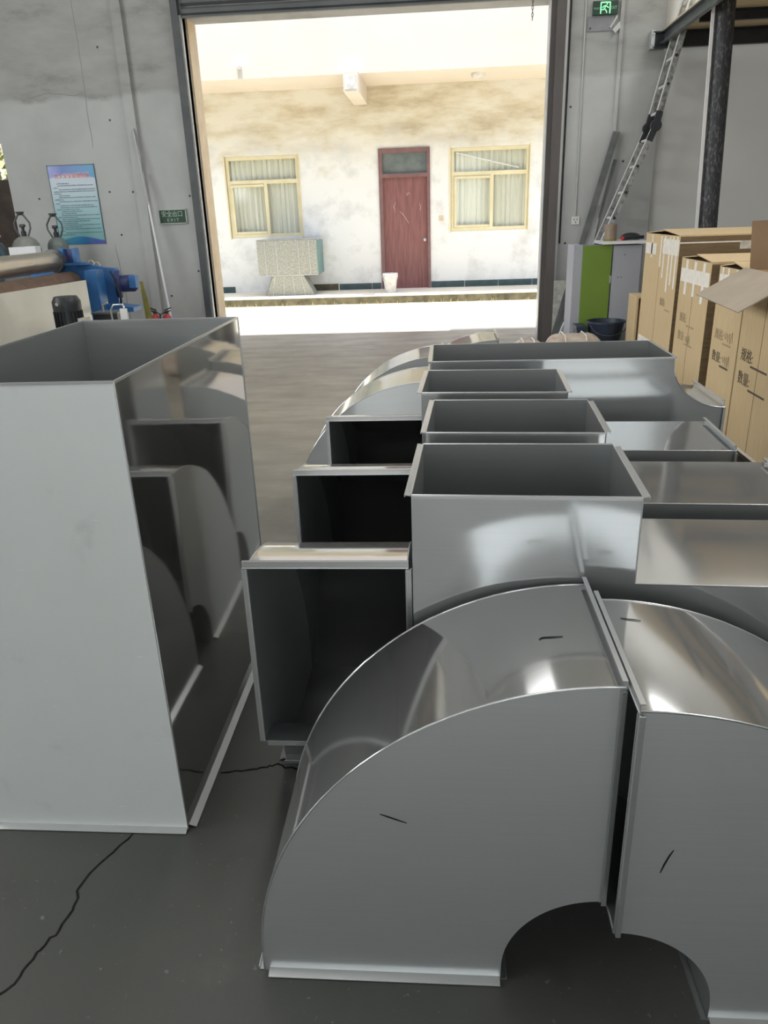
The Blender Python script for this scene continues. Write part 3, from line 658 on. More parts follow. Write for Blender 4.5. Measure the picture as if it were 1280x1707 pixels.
# ================================================================== RIGHT BACKGROUND
cb = thing('cabinet', 'upright cabinet with a lime green door and a grey door', 'cabinet', (1.52, 9.0, 0))
MB().box((0, 0.02, 0), (0.09, 0.45, 1.215)).build('side_panel', 'lilac_board', cb); MB().box((0.02, 0.0, 0.0), (0.095, 0.02, 1.215)).build('front_stile', 'lilac_board', cb)
MB().box((0.09, 0.43, 0), (0.76, 0.45, 1.2)).build('back_board', 'lilac_board', cb); MB().box((0.74, 0.02, 0), (0.76, 0.43, 1.2)).build('side_panel', 'lilac_board', cb)
MB().box((0.095, -0.012, 0.06), (0.415, 0.016, 1.205)).build('door', 'green_board', cb)
gd = MB().box((0.43, -0.012, 0.05), (0.74, 0.016, 1.20)).build('door', 'lilac_board', cb); gd['label'] = 'plain grey door with screw holes'
for x, z in ((0.50, 0.86), (0.535, 0.86), (0.56, 1.10)): MB().cyl((x, -0.0135, z), (x, -0.012, z), 0.006, 8).build('screw_hole', 'black_iron', gd)
MB().box((0.085, -0.016, 0.24), (0.10, -0.002, 0.34)).build('hinge', 'pale_bar', cb)
MB().box((0.405, -0.016, 0.80), (0.425, -0.002, 0.88)).build('hinge', 'pale_bar', cb)
MB().box((0.30, -0.06, 1.215), (0.78, 0.45, 1.245)).build('top_board', 'white_card', cb)
t = thing('tin_can', 'brown cylindrical tin with a yellow base on top of the cabinet', 'can', (1.925, 9.1, 1.245))
MB().lathe([(0.066, 0.02), (0.066, 0.165), (0.06, 0.175), (0.058, 0.178)], seg=20).build('can_body', 'brown_can', t, 40); MB().lathe([(0.07, 0), (0.07, 0.022)], seg=20).build('can_base', 'yellow_strap', t, 40)
t = thing('hand_tool', 'dark hand tool with a red knob lying on the cabinet top', 'tool', (2.06, 9.05, 1.265))
MB().bar((0, 0, 0), (0.24, 0.1, 0.01), 0.035, 0.035).build('tool_body', 'black_iron', t); MB().lathe([(0.006, -0.025), (0.022, -0.012), (0.025, 0), (0.022, 0.012), (0.006, 0.025)], (-0.005, -0.0, 0.005), (1, 0, 0), 12).build('knob', 'red_paint', t, 60)
t = thing('folded_bag', 'black bag slumped on the cabinet top beside the tool', 'bag', (2.20, 9.31, 1.245))
MB().lathe([(0.10, 0), (0.115, 0.02), (0.10, 0.05), (0.06, 0.07), (0.01, 0.075)], seg=14).build('bag_body', 'black_iron', t, 60)
# ladder
ld = thing('folding_ladder', 'paint-splashed aluminium folding ladder leaning against the mezzanine', 'ladder', (1.43, 9.62, 0))
foot = Vector((0, 0, 0)); hg = Vector((0.975, 0, 2.42)); top = Vector((1.45, 0, 4.55))
for y in (-0.17, 0.17):
    o = Vector((0, y, 0))
    MB().bar(foot + o, hg + o, 0.025, 0.062, (1, 0, 0.3)).build('rail', 'dirty_aluminium', ld)
    MB().bar(hg + o, top + o, 0.025, 0.062, (1, 0, 0.3)).build('rail', 'dirty_aluminium', ld)
    for a, b in ((foot, hg), (hg, top)):
        d = (b - a).normalized(); nrm = Vector((-d.z, 0, d.x)) * 0.031
        MB().bar(a + o + nrm, b + o + nrm, 0.029, 0.008, (1, 0, 0.3)).build('rail_edge', 'white_card', ld)
    MB().lathe([(0.055, -0.022), (0.062, -0.015), (0.062, 0.015), (0.055, 0.022)], hg + o, (0, 1, 0), 16).build('hinge', 'black_iron', ld, 40)
    MB().bar(hg + o - Vector((0.06, 0, 0.15)), hg + o, 0.034, 0.07, (1, 0, 0.3)).build('hinge_arm', 'black_iron', ld)
    MB().bar(hg + o, hg + o + Vector((0.03, 0, 0.14)), 0.034, 0.07, (1, 0, 0.3)).build('hinge_arm', 'black_iron', ld)
for k in range(9):
    p = foot.lerp(hg, (k + 0.5) / 9); MB().cyl(p + Vector((0, -0.184, 0)), p + Vector((0, 0.184, 0)), 0.016, 8).build('rung', 'white_card', ld); MB().cyl(p + Vector((0, -0.1865, 0)), p + Vector((0, -0.1842, 0)), 0.017, 10).build('rung_socket', 'black_iron', ld)
for k in range(8):
    p = hg.lerp(top, (k + 0.5) / 8); MB().cyl(p + Vector((0, -0.184, 0)), p + Vector((0, 0.184, 0)), 0.016, 8).build('rung', 'white_card', ld); MB().cyl(p + Vector((0, -0.1865, 0)), p + Vector((0, -0.1842, 0)), 0.017, 10).build('rung_socket', 'black_iron', ld)
# steel sections leaning on the wall
o = MB(); p0, p1 = Vector((1.40, 9.62, 0)), Vector((2.085, 9.93, 2.41))
o.bar(p0, p1, 0.075, 0.012, (0, -1, 0)); o.bar(p0 + Vector((0.035, 0.03, 0)), p1 + Vector((0.035, 0.03, 0)), 0.01, 0.07, (0, -1, 0))
tag(o.build('angle_bar', 'galvanised_bar'), 'long grey steel angle bar leaning on the wall beside the ladder', 'steel bar')
o = MB(); o.bar((1.58, 9.68, 0), (2.10, 9.955, 2.12), 0.035, 0.02, (0, -1, 0)); tag(o.build('thin_bar', 'galvanised_bar'), 'thinner dark bar leaning behind the long angle bar', 'steel bar')
o = MB(); o.bar((1.60, 9.56, 0), (1.93, 9.9, 1.62), 0.07, 0.02, (0, -1, 0)); tag(o.build('short_bar', 'pale_bar'), 'shorter pale steel section leaning just above the cabinet', 'steel bar')
t = tag(MB().box((1.40, 9.905, 0), (1.63, 9.93, 0.765)).build('stained_board', 'board_red_stain'), 'speckled white board standing against the wall by the right gate post', 'board')
# socket, conduit, exit box
t = thing('wall_socket', 'white square wall socket on the right wall', 'socket', (1.68, YW, 1.46))
MB().box((-0.045, -0.015, -0.045), (0.045, -0.002, 0.045)).build('plate', 'white_plastic', t)
for x, z, a in ((-0.018, 0.012, 0.5), (0.018, 0.012, -0.5), (0, -0.02, 0)):
    MB().box((x - 0.004, -0.017, z - 0.011), (x + 0.004, -0.0145, z + 0.011)).build('slot', 'black_iron', t)
c = tag(MB().cyl((1.675, YW - 0.012, 1.51), (1.655, YW - 0.012, 4.6), 0.008, 8).build('conduit', 'sign_frame'), 'thin grey conduit running up the wall above the socket', 'conduit')
c = tag(MB().cyl((1.50, YW - 0.01, 1.2), (1.50, YW - 0.01, 4.6), 0.010, 8).build('cable', 'black_iron'), 'black cable running down the wall beside the right gate post', 'cable')
ex = thing('exit_light', 'lit green running-man exit sign high on the right wall', 'exit sign', (1.875, YW, 3.66))
MB().box((-0.14, -0.04, -0.065), (0.135, -0.012, 0.068)).build('panel', 'sign_green', ex); MB().box((-0.12, -0.012, -0.05), (0.12, -0.001, 0.05)).build('back_box', 'sign_frame', ex)
m = MB()
for a, b in (((-0.055, -0.055), (-0.055, 0.055)), ((-0.055, 0.052), (0.045, 0.052)), ((0.045, 0.055), (0.045, -0.055))):
    m.bar((a[0], -0.0412, a[1]), (b[0], -0.0412, b[1]), 0.013, 0.002, (0, 1, 0))
m.build('door_outline', 'lit_green', ex); m = MB()
for a, b in (((0.0, 0.022), (-0.02, -0.015)), ((-0.02, -0.015), (-0.045, -0.018)), ((-0.016, -0.008), (0.006, -0.028)), ((0.006, -0.028), (0.012, -0.05)), ((0.0, 0.02), (0.03, 0.0)), ((-0.002, 0.024), (-0.03, 0.012)), ((-0.03, 0.012), (-0.036, -0.002))):
    m.bar((a[0], -0.0413, a[1]), (b[0], -0.0413, b[1]), 0.010, 0.002, (0, 1, 0))
m.cyl((0.012, -0.0425, 0.036), (0.012, -0.0405, 0.036), 0.008, 10); m.build('running_figure', 'lit_green', ex)
text('sign_word', '安全出口', 0.024, 'sign_pale', frame((-0.098, -0.0415, -0.004), (1, 0, 0), (0, 0, 1)), ex, 0.72); text('sign_word', 'EXIT', 0.042, 'sign_pale', frame((0.09, -0.0415, -0.002), (1, 0, 0), (0, 0, 1)), ex, 0.75)
t = thing('junction_cover', 'grey metal cover plate with loose connector below the lit exit sign', 'cover plate', (1.85, YW, 3.52))
MB().box((-0.16, -0.012, -0.075), (0.13, -0.001, 0.07)).build('plate', 'cover_grey', t)
MB().bar((0.13, -0.03, -0.09), (0.22, -0.02, 0.0), 0.05, 0.014, (0, 1, 0)).build('connector', 'sign_frame', t); MB().bar((0.09, -0.02, -0.05), (0.16, -0.02, 0.06), 0.02, 0.014, (0, 1, 0)).build('connector_strip', 'sign_frame', t)
MB().cyl((-0.13, -0.018, -0.045), (-0.13, -0.012, -0.045), 0.010, 10).build('screw', 'black_iron', t)
# mezzanine
mz = thing('mezzanine', 'dark steel mezzanine frame with plank underside at the top right', 'mezzanine', (2.4, 10.0, 3.24))
def channel(p0, p1, hgt, dep, name='beam', mat='black_iron'):
    m = MB(); m.bar(p0, p1, 0.012, hgt, (0, 0, 1)); p0 = Vector(p0); p1 = Vector(p1); d = (p1 - p0).normalized(); sdv = d.cross(Vector((0, 0, 1))).normalized() * dep / 2
    for s in (-1, 1): m.bar(p0 + sdv + Vector((0, 0, s * hgt / 2)), p1 + sdv + Vector((0, 0, s * hgt / 2)), dep, 0.012, (0, 0, 1))
    m.build(name, mat, mz)
channel((0.0, -0.06, 0.075), (4.4, -0.06, 0.075), 0.15, 0.06)
channel((0.24, -0.95, 0.11), (4.4, -0.95, 0.11), 0.09, 0.05); channel((0.24, -2.3, 0.075), (4.4, -2.3, 0.075), 0.15, 0.06)
channel((0.14, -0.06, 0.095), (0.14, -3.2, 0.095), 0.11, 0.05, 'edge_beam', 'grey_iron'); channel((1.6, -0.06, 0.07), (1.6, -3.2, 0.07), 0.12, 0.05)
channel((1.9, -0.1, 0.06), (3.2, -1.1, 0.06), 0.08, 0.04, 'brace', 'grey_iron')
for i in range(15): MB().box((0.12, -0.28 - i * 0.212, 0.16), (4.5, -0.075 - i * 0.212, 0.19)).build('plank', 'beige_plank', mz)
MB().box((-0.02, -0.12, -0.01), (0.02, -0.008, 0.17)).build('end_plate', 'pale_bar', mz)
for z in (0.03, 0.13): MB().cyl((0.0, -0.135, z), (0.0, -0.118, z), 0.012, 8).build('bolt', 'pale_bar', mz)
MB().prism([(0.02, 0.0), (0.22, 0.15), (0.02, 0.15)], -0.065, -0.055).build('gusset', 'grey_iron', mz)
t = thing('steel_column', 'speckled dark steel pipe column rising behind the cartons', 'column', (2.855, 8.6, 0))
MB().cyl((0, 0, 0.012), (-0.13, 0, 3.385), 0.103, 28).build('pipe', 'speckled_iron', t, 60); MB().box((-0.17, -0.17, 0), (0.17, 0.17, 0.012)).build('base_plate', 'black_iron', t)
o = MB(); o.bar((2.728, 8.52, 0), (2.60, 8.52, 3.38), 0.028, 0.02, (0, 1, 0)); tag(o.build('white_strip', 'white_card'), 'narrow white strip standing along the left side of the pipe column', 'strip')
# low things behind the wide duct
t = thing('plastic_tub', 'navy plastic tub tipped against the cabinet foot', 'tub', (1.87, 8.74, 0.0))
MB().lathe([(0.13, 0.0), (0.20, 0.40), (0.215, 0.40), (0.215, 0.42), (0.19, 0.42), (0.12, 0.02)], seg=20, cap=False).lathe([(0.0, 0.004), (0.13, 0.004)], seg=20, cap=False).build('tub_body', 'navy_plastic', t, 30)
MB().tube([(0.2 * math.cos(a), -0.2 * math.sin(a) * 0.3 - 0.16, 0.40 - 0.12 * math.sin(a)) for a in [PI * k / 10 for k in range(11)]], 0.006, 6).build('handle', 'black_iron', t)
t = thing('dark_crate', 'dark blue crate beside the navy tub', 'crate', (1.54, 8.75, 0)); MB().box((-0.0, -0.1, 0), (0.1, 0.15, 0.36)).build('crate_body', 'navy_plastic', t); MB().box((-0.01, -0.11, 0.34), (0.11, 0.16, 0.375)).build('crate_rim', 'navy_plastic', t)
t = thing('small_carton', 'small open-ended carton standing behind the tallest carton', 'carton', (2.03, 8.10, 0))
m = MB(); m.box((0, 0, 0), (0.02, 0.35, 0.74)); m.box((0.28, 0, 0), (0.3, 0.35, 0.74)); m.box((0.02, 0, 0.72), (0.28, 0.35, 0.74)); m.box((0.02, 0, 0), (0.28, 0.35, 0.02)); m.box((0.02, 0.33, 0.02), (0.28, 0.35, 0.72)); m.build('box_body', 'cardboard', t)
MB().box((0.022, 0.10, 0.02), (0.278, 0.12, 0.72)).build('inner_panel', 'cardboard_inside', t)
def sack(label, loc, sx, sy, sz, seed, mat):
    rnd = random.Random(seed); t = thing('wrapped_bundle', label, 'bundle', loc)
    bm = bmesh.new(); bmesh.ops.create_icosphere(bm, subdivisions=3, radius=1)
    for v in bm.verts:
        x, y, z = v.co; f = lambda a: math.copysign(abs(a) ** 0.55, a)
        v.co = (f(x) * sx * (1 + rnd.uniform(-.03, .03)), f(y) * sy * (1 + rnd.uniform(-.03, .03)), max(0, (f(z) * 0.5 + 0.5)) * sz * (1 + rnd.uniform(-.06, .06)))
    me = bpy.data.meshes.new('bundle_body'); bm.to_mesh(me); bm.free(); me.materials.append(MATS[mat])
    o = bpy.data.objects.new('bundle_body', me); COL.objects.link(o); o.parent = t
    for x in (-0.4, 0.35):
        pts = [(x * sx, -sy * 1.02, 0.01), (x * sx, -sy * 1.03, sz * 0.9), (x * sx, -sy * 0.7, sz * 1.03), (x * sx, sy * 0.7, sz * 1.03), (x * sx, sy * 1.03, sz * 0.9), (x * sx, sy * 1.02, 0.01)]
        MB().tube(pts, 0.008, 6).build('strap', 'white_tape', t)
sack('low pinkish wrapped bundle on the floor right of the gate post', (1.45, 8.30, 0), 0.29, 0.2, 0.34, 3, 'pinkish_sack')
sack('flatter mottled bundle lying left of the pinkish wrapped bundle', (0.98, 8.45, 0), 0.16, 0.17, 0.265, 5, 'pinkish_sack')

# ================================================================== LEFT BACKGROUND
po = thing('safety_poster', 'blue and white fire safety rules poster on the left wall', 'poster', (-4.573, YW - 0.001, 1.84))
MB().box((-0.30, -0.008, -0.465), (0.30, -0.002, 0.465)).build('sheet', 'poster_print', po)
MB().box((0.296, -0.012, -0.47), (0.304, -0.001, 0.47)).build('edge_strip', 'poster_dark', po); MB().box((-0.304, -0.012, 0.46), (0.304, -0.001, 0.468)).build('edge_strip', 'poster_dark', po); MB().box((-0.304, -0.012, -0.47), (-0.298, -0.001, 0.47)).build('edge_strip', 'poster_dark', po)
text('title', '防火安全管理制度', 0.072, 'poster_white', frame((0.0, -0.0086, 0.338), (1, 0, 0), (0, 0, 1)), po, 0.80)
cu = text('title', '防火安全管理制度', 0.064, 'poster_red', frame((0.0, -0.0104, 0.338), (1, 0, 0), (0, 0, 1)), po, 0.89)
rnd = random.Random(4); m = MB(); z = 0.255
lines = [(0.05, 0.20), (0.06, 0.52), (0, 0.06), (0.07, 0.53), (0, 0.53), (0, 0.08), (0.06, 0.20), (0.05, 0.52), (0, 0.1), (0.05, 0.53), (0, 0.04), (0.05, 0.48), (0.05, 0.53), (0, 0.3), (0.06, 0.33), (0.05, 0.24), (0.05, 0.53), (0, 0.25), (0.05, 0.53), (0, 0.40), (0.05, 0.24), (0.06, 0.53), (0, 0.29), (0.06, 0.53), (0, 0.05), (0.07, 0.53), (0, 0.18)]
for a, b in lines:
    x = a
    while x < b:
        wd = rnd.uniform(0.008, 0.017); m.box((-0.265 + x, -0.0092, z - 0.0055), (-0.265 + x + wd, -0.008, z + rnd.uniform(0.002, 0.006))); x += wd + rnd.uniform(0.003, 0.008)
    z -= 0.0232
m.build('text_lines', 'poster_dark', po)
ex = thing('exit_sign', 'dark green exit sign with pale characters left of the gate', 'exit sign', (-3.345, YW - 0.001, 1.667))
MB().box((-0.17, -0.02, -0.078), (0.17, -0.002, 0.078)).build('plate', 'sign_green', ex)
for lo, hi in (((-0.176, -0.024, 0.076), (0.176, -0.001, 0.086)), ((-0.176, -0.024, -0.086), (0.176, -0.001, -0.076)), ((-0.176, -0.024, -0.086), (-0.168, -0.001, 0.086)), ((0.168, -0.024, -0.086), (0.178, -0.001, 0.086))): MB().box(lo, hi).build('frame', 'sign_frame', ex)
text('sign_word', '安全出口', 0.075, 'sign_pale', frame((-0.005, -0.0206, 0.025), (1, 0, 0), (0, 0, 1)), ex, 0.92)
text('sign_word', 'E X I T', 0.05, 'sign_pale', frame((0.0, -0.0206, -0.042), (1, 0, 0), (0, 0, 1)), ex, 1.05)
tag(MB().cyl((-3.36, 9.55, 0), (-3.64, 9.925, 2.18), 0.014, 8).build('white_rod', 'white_card'), 'slim white rod leaning on the pilaster left of the exit sign', 'rod')
tag(MB().cyl((-3.40, 9.70, 0), (-3.685, 9.935, 2.67), 0.012, 8).build('grey_rod', 'pale_bar'), 'longer greyish rod leaning behind the slim white rod', 'rod')
def extinguisher(label, loc, s):
    t = thing('fire_extinguisher', label, 'fire extinguisher', loc, 0, 'fire extinguishers by the left wall')
    MB().lathe([(0.06, 0), (0.065, 0.01), (0.065, 0.45), (0.05, 0.495), (0.022, 0.52), (0.02, 0.54)], seg=18).build('bottle', 'red_paint', t, 50)
    MB().cyl((0, 0, 0.54), (0, 0, 0.565), 0.025, 12).bar((-0.02 * s, 0, 0.575), (0.06 * s, 0, 0.605), 0.03, 0.014).bar((0.0, 0, 0.56), (0.055 * s, 0, 0.57), 0.03, 0.012).build('valve_head', 'black_iron', t)
    MB().tube([(-0.02 * s, 0, 0.55), (-0.07 * s, -0.03, 0.53), (-0.085 * s, -0.03, 0.4), (-0.08 * s, -0.03, 0.2)], 0.008, 6).build('hose', 'black_iron', t)
extinguisher('red fire extinguisher nearer the pilaster on the left', (-3.57, 9.5, 0.0), -1); extinguisher('red fire extinguisher nearer the gate on the left', (-3.41, 9.47, 0.0), 1)
# gas cylinders
def gas(label, loc, r, hgt, mat, reg=False):
    t = thing('gas_cylinder', label, 'gas cylinder', loc, 0, 'gas cylinders behind the rolling machine')
    MB().lathe([(r * 0.95, 0), (r, 0.02), (r, hgt), (r * 0.93, hgt + r * 0.35), (r * 0.72, hgt + r * 0.68), (r * 0.4, hgt + r * 0.88), (r * 0.25, hgt + r * 0.92)], seg=24).build('bottle', mat, t, 50)
    zt = hgt + r * 0.9; MB().cyl((0, 0, zt), (0, 0, zt + 0.06), 0.03, 12).cyl((0, 0, zt + 0.06), (0, 0, zt + 0.12), 0.018, 10).cyl((-0.03, 0, zt + 0.12), (0.03, 0, zt + 0.12), 0.018, 10).build('valve', 'black_iron', t)
    for s in (-1, 1):
        MB().tube([(s * 0.045, 0, zt - 0.01), (s * 0.095, 0, zt + 0.09), (s * 0.095, 0, zt + 0.15), (s * 0.035, 0, zt + 0.24), (0, 0, zt + 0.25)], 0.011, 8).build('guard_bar', 'grey_iron', t)
    MB().lathe([(0.03, 0), (0.048, 0.02), (0.05, 0.03), (0.03, 0.035)], (0, 0, zt + 0.245), seg=14).build('cap', 'grey_iron', t, 50)
    if reg:
        for dx, dz in ((0.06, 0.03), (0.12, 0.07)): MB().cyl((dx, -0.06, zt + dz), (dx, -0.10, zt + dz), 0.03, 14).build('gauge', 'white_plastic', t)
        MB().cyl((0, -0.05, zt + 0.05), (0.15, -0.05, zt + 0.05), 0.015, 10).build('regulator', 'roller_steel', t)
gas('stout grey gas cylinder, middle of the three by the left wall', (-4.96, 9.28, 0), 0.165, 1.35, 'cylinder_paint')
gas('slim greenish gas cylinder standing nearest the poster', (-4.73, 9.62, 0), 0.125, 1.36, 'cylinder_paint_dark')
gas('dark blue gas cylinder with gauges at the left picture edge', (-5.22, 9.0, 0), 0.15, 1.33, 'cylinder_paint_blue', True)
# board in the side opening, foliage beyond
o = tag(MB().box((-6.48, 10.08, 0), (-5.43, 10.14, 2.17)).build('wood_board', 'dark_wood'), 'dark brown board closing the lower side opening at the left edge', 'board')
t = thing('shrub', 'sunlit yellowish shrub beyond the side opening at far left', 'shrub', (-6.4, 12.3, 0))
rnd = random.Random(9); m = MB()
for i in range(500):
    a = rnd.uniform(0, 2 * PI); rr = 0.9 * math.sqrt(rnd.random()); c = Vector((rr * math.cos(a), rr * math.sin(a) * 0.6, rnd.uniform(0.9, 3.3))); d = Vector((rnd.uniform(-1, 1), rnd.uniform(-1, 1), rnd.uniform(-1, 1))).normalized(); e = d.orthogonal().normalized() * 0.06; d *= 0.11
    m.add([c - d, c + e, c + d, c - e], [(0, 1, 2, 3)])
m.build('leaves', 'foliage', t, kind='stuff'); MB().tube([(0, 0, 0), (0.05, 0, 1.0), (0.0, 0.05, 2.2)], 0.05, 8).build('trunk', 'dark_wood', t)

# plate rolling machine
rm = thing('rolling_machine', 'blue plate rolling machine with steel roller and cream side panel', 'machine', (-3.95, 7.0, 0))
ox, oy = -3.95, 7.0
def L(x, y, z): return (x - ox, y - oy, z)
def RB(lo, hi, name, mat, parent=None): return MB().box(L(*lo), L(*hi)).build(name, mat, parent or rm)
MB().cyl(L(-4.0, 5.2, 1.262), L(-4.0, 8.02, 1.262), 0.10, 26).build('upper_roller', 'roller_steel', rm, 40)
MB().cyl(L(-4.0, 7.94, 1.262), L(-4.0, 8.05, 1.262), 0.118, 22).build('roller_collar', 'grey_iron', rm, 40)
MB().cyl(L(-3.86, 5.2, 1.03), L(-3.86, 8.0, 1.03), 0.125, 26).build('lower_roller', 'rusty_roller', rm, 40)
pnl = MB(); pnl.add([L(-3.69, 5.2, 0.35), L(-3.45, 7.46, 0.35), L(-3.45, 7.46, 1.10), L(-3.69, 5.2, 1.10), L(-3.71, 5.2, 0.35), L(-3.47, 7.46, 0.35), L(-3.47, 7.46, 1.10), L(-3.71, 5.2, 1.10)],
                    [(0, 1, 2, 3), (4, 7, 6, 5), (0, 4, 5, 1), (1, 5, 6, 2), (2, 6, 7, 3), (3, 7, 4, 0)]); pnl.build('side_panel', 'cream_panel', rm)
RB((-4.25, 5.2, 0.0), (-3.72, 7.75, 0.35), 'bed', 'blue_paint'); RB((-4.3, 7.72, 0.0), (-3.40, 7.80, 0.6), 'end_plate', 'blue_paint')
MB().prism([(-4.3 - ox, 0.6), (-3.40 - ox, 0.6), (-3.38 - ox, 1.17), (-3.50 - ox, 1.18), (-3.66 - ox, 1.22), (-3.74 - ox, 1.24), (-4.3 - ox, 1.24)], 8.03 - oy, 8.12 - oy).build('end_frame', 'blue_paint', rm)
RB((-3.52, 7.60, 0.0), (-3.40, 7.78, 1.18), 'upright', 'blue_paint'); RB((-4.3, 7.80, 0.0), (-3.45, 8.12, 0.6), 'base_block', 'blue_paint')
for x in (-3.93, -3.80): RB((x, 8.0, 1.20), (x + 0.035, 8.1, 1.385), 'bearing_post', 'blue_paint')
RB((-3.895, 8.04, 1.20), (-3.80, 8.07, 1.375), 'bearing_block', 'navy_paint'); RB((-3.93, 7.98, 1.215), (-3.66, 8.1, 1.235), 'bearing_foot', 'blue_paint')
for k, (x, z) in enumerate(((-3.64, 1.225), (-3.58, 1.205))): MB().tube([L(x + 0.03 * math.cos(a), 8.06, z + 0.03 * math.sin(a)) for a in [2 * PI * j / 10 for j in range(11)]], 0.007, 6).build('lifting_eye', 'roller_steel', rm)
MB().lathe([(0.05, 0), (0.14, 0.0), (0.14, 0.05), (0.05, 0.05)], L(-3.36, 7.95, 1.02), (1, 0.3, 0), 20).build('drive_wheel', 'navy_paint', rm, 40)
MB().lathe([(0.03, 0.0), (0.085, 0.0), (0.085, 0.14), (0.06, 0.17), (0.02, 0.18)], L(-3.32, 7.97, 1.02), (1, 0.3, 0), 18).build('drive_motor', 'navy_paint', rm, 40)
RB((-3.20, 7.9, 0.98), (-3.13, 8.0, 1.10), 'terminal_box', 'blue_paint')
MB().tube([L(-3.40 + 0.02, 7.9, 1.15), L(-3.30, 7.8, 1.08), L(-3.27, 7.8, 0.9), L(-3.3, 7.85, 0.75)], 0.012, 6).build('cable', 'black_iron', rm)
MB().prism([(-3.42 - ox, 0.74), (-3.12 - ox, 0.76), (-3.12 - ox, 0.80), (-3.42 - ox, 0.84)], 7.72 - oy, 7.95 - oy).build('foot_bracket', 'blue_paint', rm)
# motor in front of the cream panel
mo = thing('electric_motor', 'black finned electric motor standing before the cream panel', 'motor', (-3.19, 6.45, 0))
MB().lathe([(0.105, 0.72), (0.108, 0.72), (0.108, 0.93)], seg=24).build('motor_body', 'black_iron', mo, 30)
MB().lathe([(0.115, 0.92), (0.118, 0.96), (0.118, 1.0), (0.095, 1.04), (0.03, 1.045)], seg=24).build('fan_cover', 'black_iron', mo, 30)
for k in range(22):
    a = 2 * PI * k / 22; MB().bar((0.106 * math.cos(a), 0.106 * math.sin(a), 0.72), (0.106 * math.cos(a), 0.106 * math.sin(a), 0.92), 0.005, 0.03, (math.cos(a), math.sin(a), 0)).build('fin', 'black_iron', mo)
MB().box((-0.09, -0.1, 0), (0.12, 0.1, 0.72)).build('gearbox', 'black_iron', mo); MB().box((0.10, -0.06, 0.66), (0.16, 0.06, 0.86)).build('terminal_box', 'cream_panel', mo)
MB().cyl((-0.03, -0.118, 0.985), (-0.03, -0.112, 0.985), 0.015, 10).build('plug', 'pale_bar', mo)
t = thing('control_box', 'dark metal control box beside the black motor', 'box', (-2.98, 6.75, 0)); MB().box((-0.09, -0.09, 0.0), (0.13, 0.1, 0.86)).build('box_body', 'black_iron', t); MB().box((-0.10, -0.10, 0.86), (0.14, 0.11, 0.875)).build('lid', 'grey_iron', t)
MB().tube([(-0.02, -0.02, 0.87), (-0.02, -0.02, 0.93), (0.03, -0.02, 0.95)], 0.010, 6).build('tap', 'roller_steel', t)
t = thing('silver_hook', 'silver lifting hook and shackle hanging over the control box', 'hook', (-2.84, 6.6, 0.76))
MB().box((0.05, -0.012, 0.0), (0.11, 0.012, 0.15)).build('hook_block', 'white_card', t); MB().tube([(-0.03, 0, 0.0), (-0.035, 0, 0.14), (0.0, 0, 0.185), (0.08, 0, 0.185), (0.09, 0, 0.15)], 0.009, 8).build('shackle', 'flange_steel', t, 50)
MB().box((0.055, -0.02, -0.76), (0.105, 0.02, 0.0)).build('stand_post', 'white_card', t)
t = thing('yellow_strap', 'dull yellow lifting strap hanging behind the rolling machine', 'strap', (-3.55, 9.2, 0))
for dx in (0.0, 0.05): MB().bar((dx * 2.6, -dx, 0), (-0.02, -dx * 0.3, 0.95), 0.04, 0.006, (0, 1, 0)).build('webbing', 'yellow_strap', t)
t = thing('white_carton', 'small white cardboard box lying behind the steel roller', 'box', (-4.62, 8.55, 1.262))
MB().box((-0.16, 0, 0), (0.03, 0.12, 0.135)).build('box_body', 'white_card', t); MB().box((0.035, -0.02, 0.02), (0.16, 0.1, 0.14)).build('box_flap', 'white_card', t)
t2 = thing('steel_cupboard', 'dark steel cupboard behind the roller carrying the white box', 'cupboard', (-4.65, 8.5, 0)); MB().box((-0.22, 0, 0), (0.24, 0.22, 1.262)).build('cupboard_body', 'grey_iron', t2); MB().box((-0.2, -0.008, 0.05), (0.22, 0.0, 1.2)).build('door', 'grey_iron', t2)

# ================================================================== HOUSE ACROSS THE YARD
hs = thing('house', 'stained cream house across the yard with red door and two windows', 'house', (0, 16.5, 0))
def HB(lo, hi, name, mat, parent=None): return MB().box((lo[0], lo[1] - 16.5, lo[2]), (hi[0], hi[1] - 16.5, hi[2])).build(name, mat, parent or hs)
HYF = 16.5
wins = [(-4.315, -2.81, 1.245, 2.785), (0.258, 1.81, 1.238, 2.79)]; dr = (-1.188, -0.155, 0.14, 2.825)
xs = [-14, wins[0][0], wins[0][1], dr[0], dr[1], wins[1][0], wins[1][1], 12]; m = MB()
def HW(a, b, c, d): m.box((a, 0, c), (b, 0.24, d))
HW(xs[0], xs[1], 0, 3.93); HW(xs[1], xs[2], 0, wins[0][2]); HW(xs[1], xs[2], wins[0][3], 3.93); HW(xs[2], xs[3], 0, 3.93); HW(xs[3], xs[4], dr[3], 3.93); HW(xs[4], xs[5], 0, 3.93); HW(xs[5], xs[6], 0, wins[1][2]); HW(xs[5], xs[6], wins[1][3], 3.93); HW(xs[6], xs[7], 0, 3.93); HW(xs[3], xs[4], 0, 0.14)
m.build('wall', 'stained_stucco', hs)
HB((-14, 16.74, 0), (12, 16.8, 3.93), 'inner_wall', 'dark_transom')
HB((-14, 15.05, 3.93), (12, 17.2, 7.2), 'upper_storey', 'pale_render')
HB((-14, 15.0, 0.0), (12, 16.5, 0.14), 'platform', 'yard_concrete'); HB((-14, 14.985, 0.0), (12, 15.0, 0.132), 'platform_face', 'mossy_concrete')
HB((-1.63, 14.75, 3.615), (-1.37, 16.5, 3.93), 'beam', 'pale_render')
HB((-1.60, 14.742, 3.65), (-1.40, 14.75, 3.86), 'beam_end_panel', 'dirty_bucket')
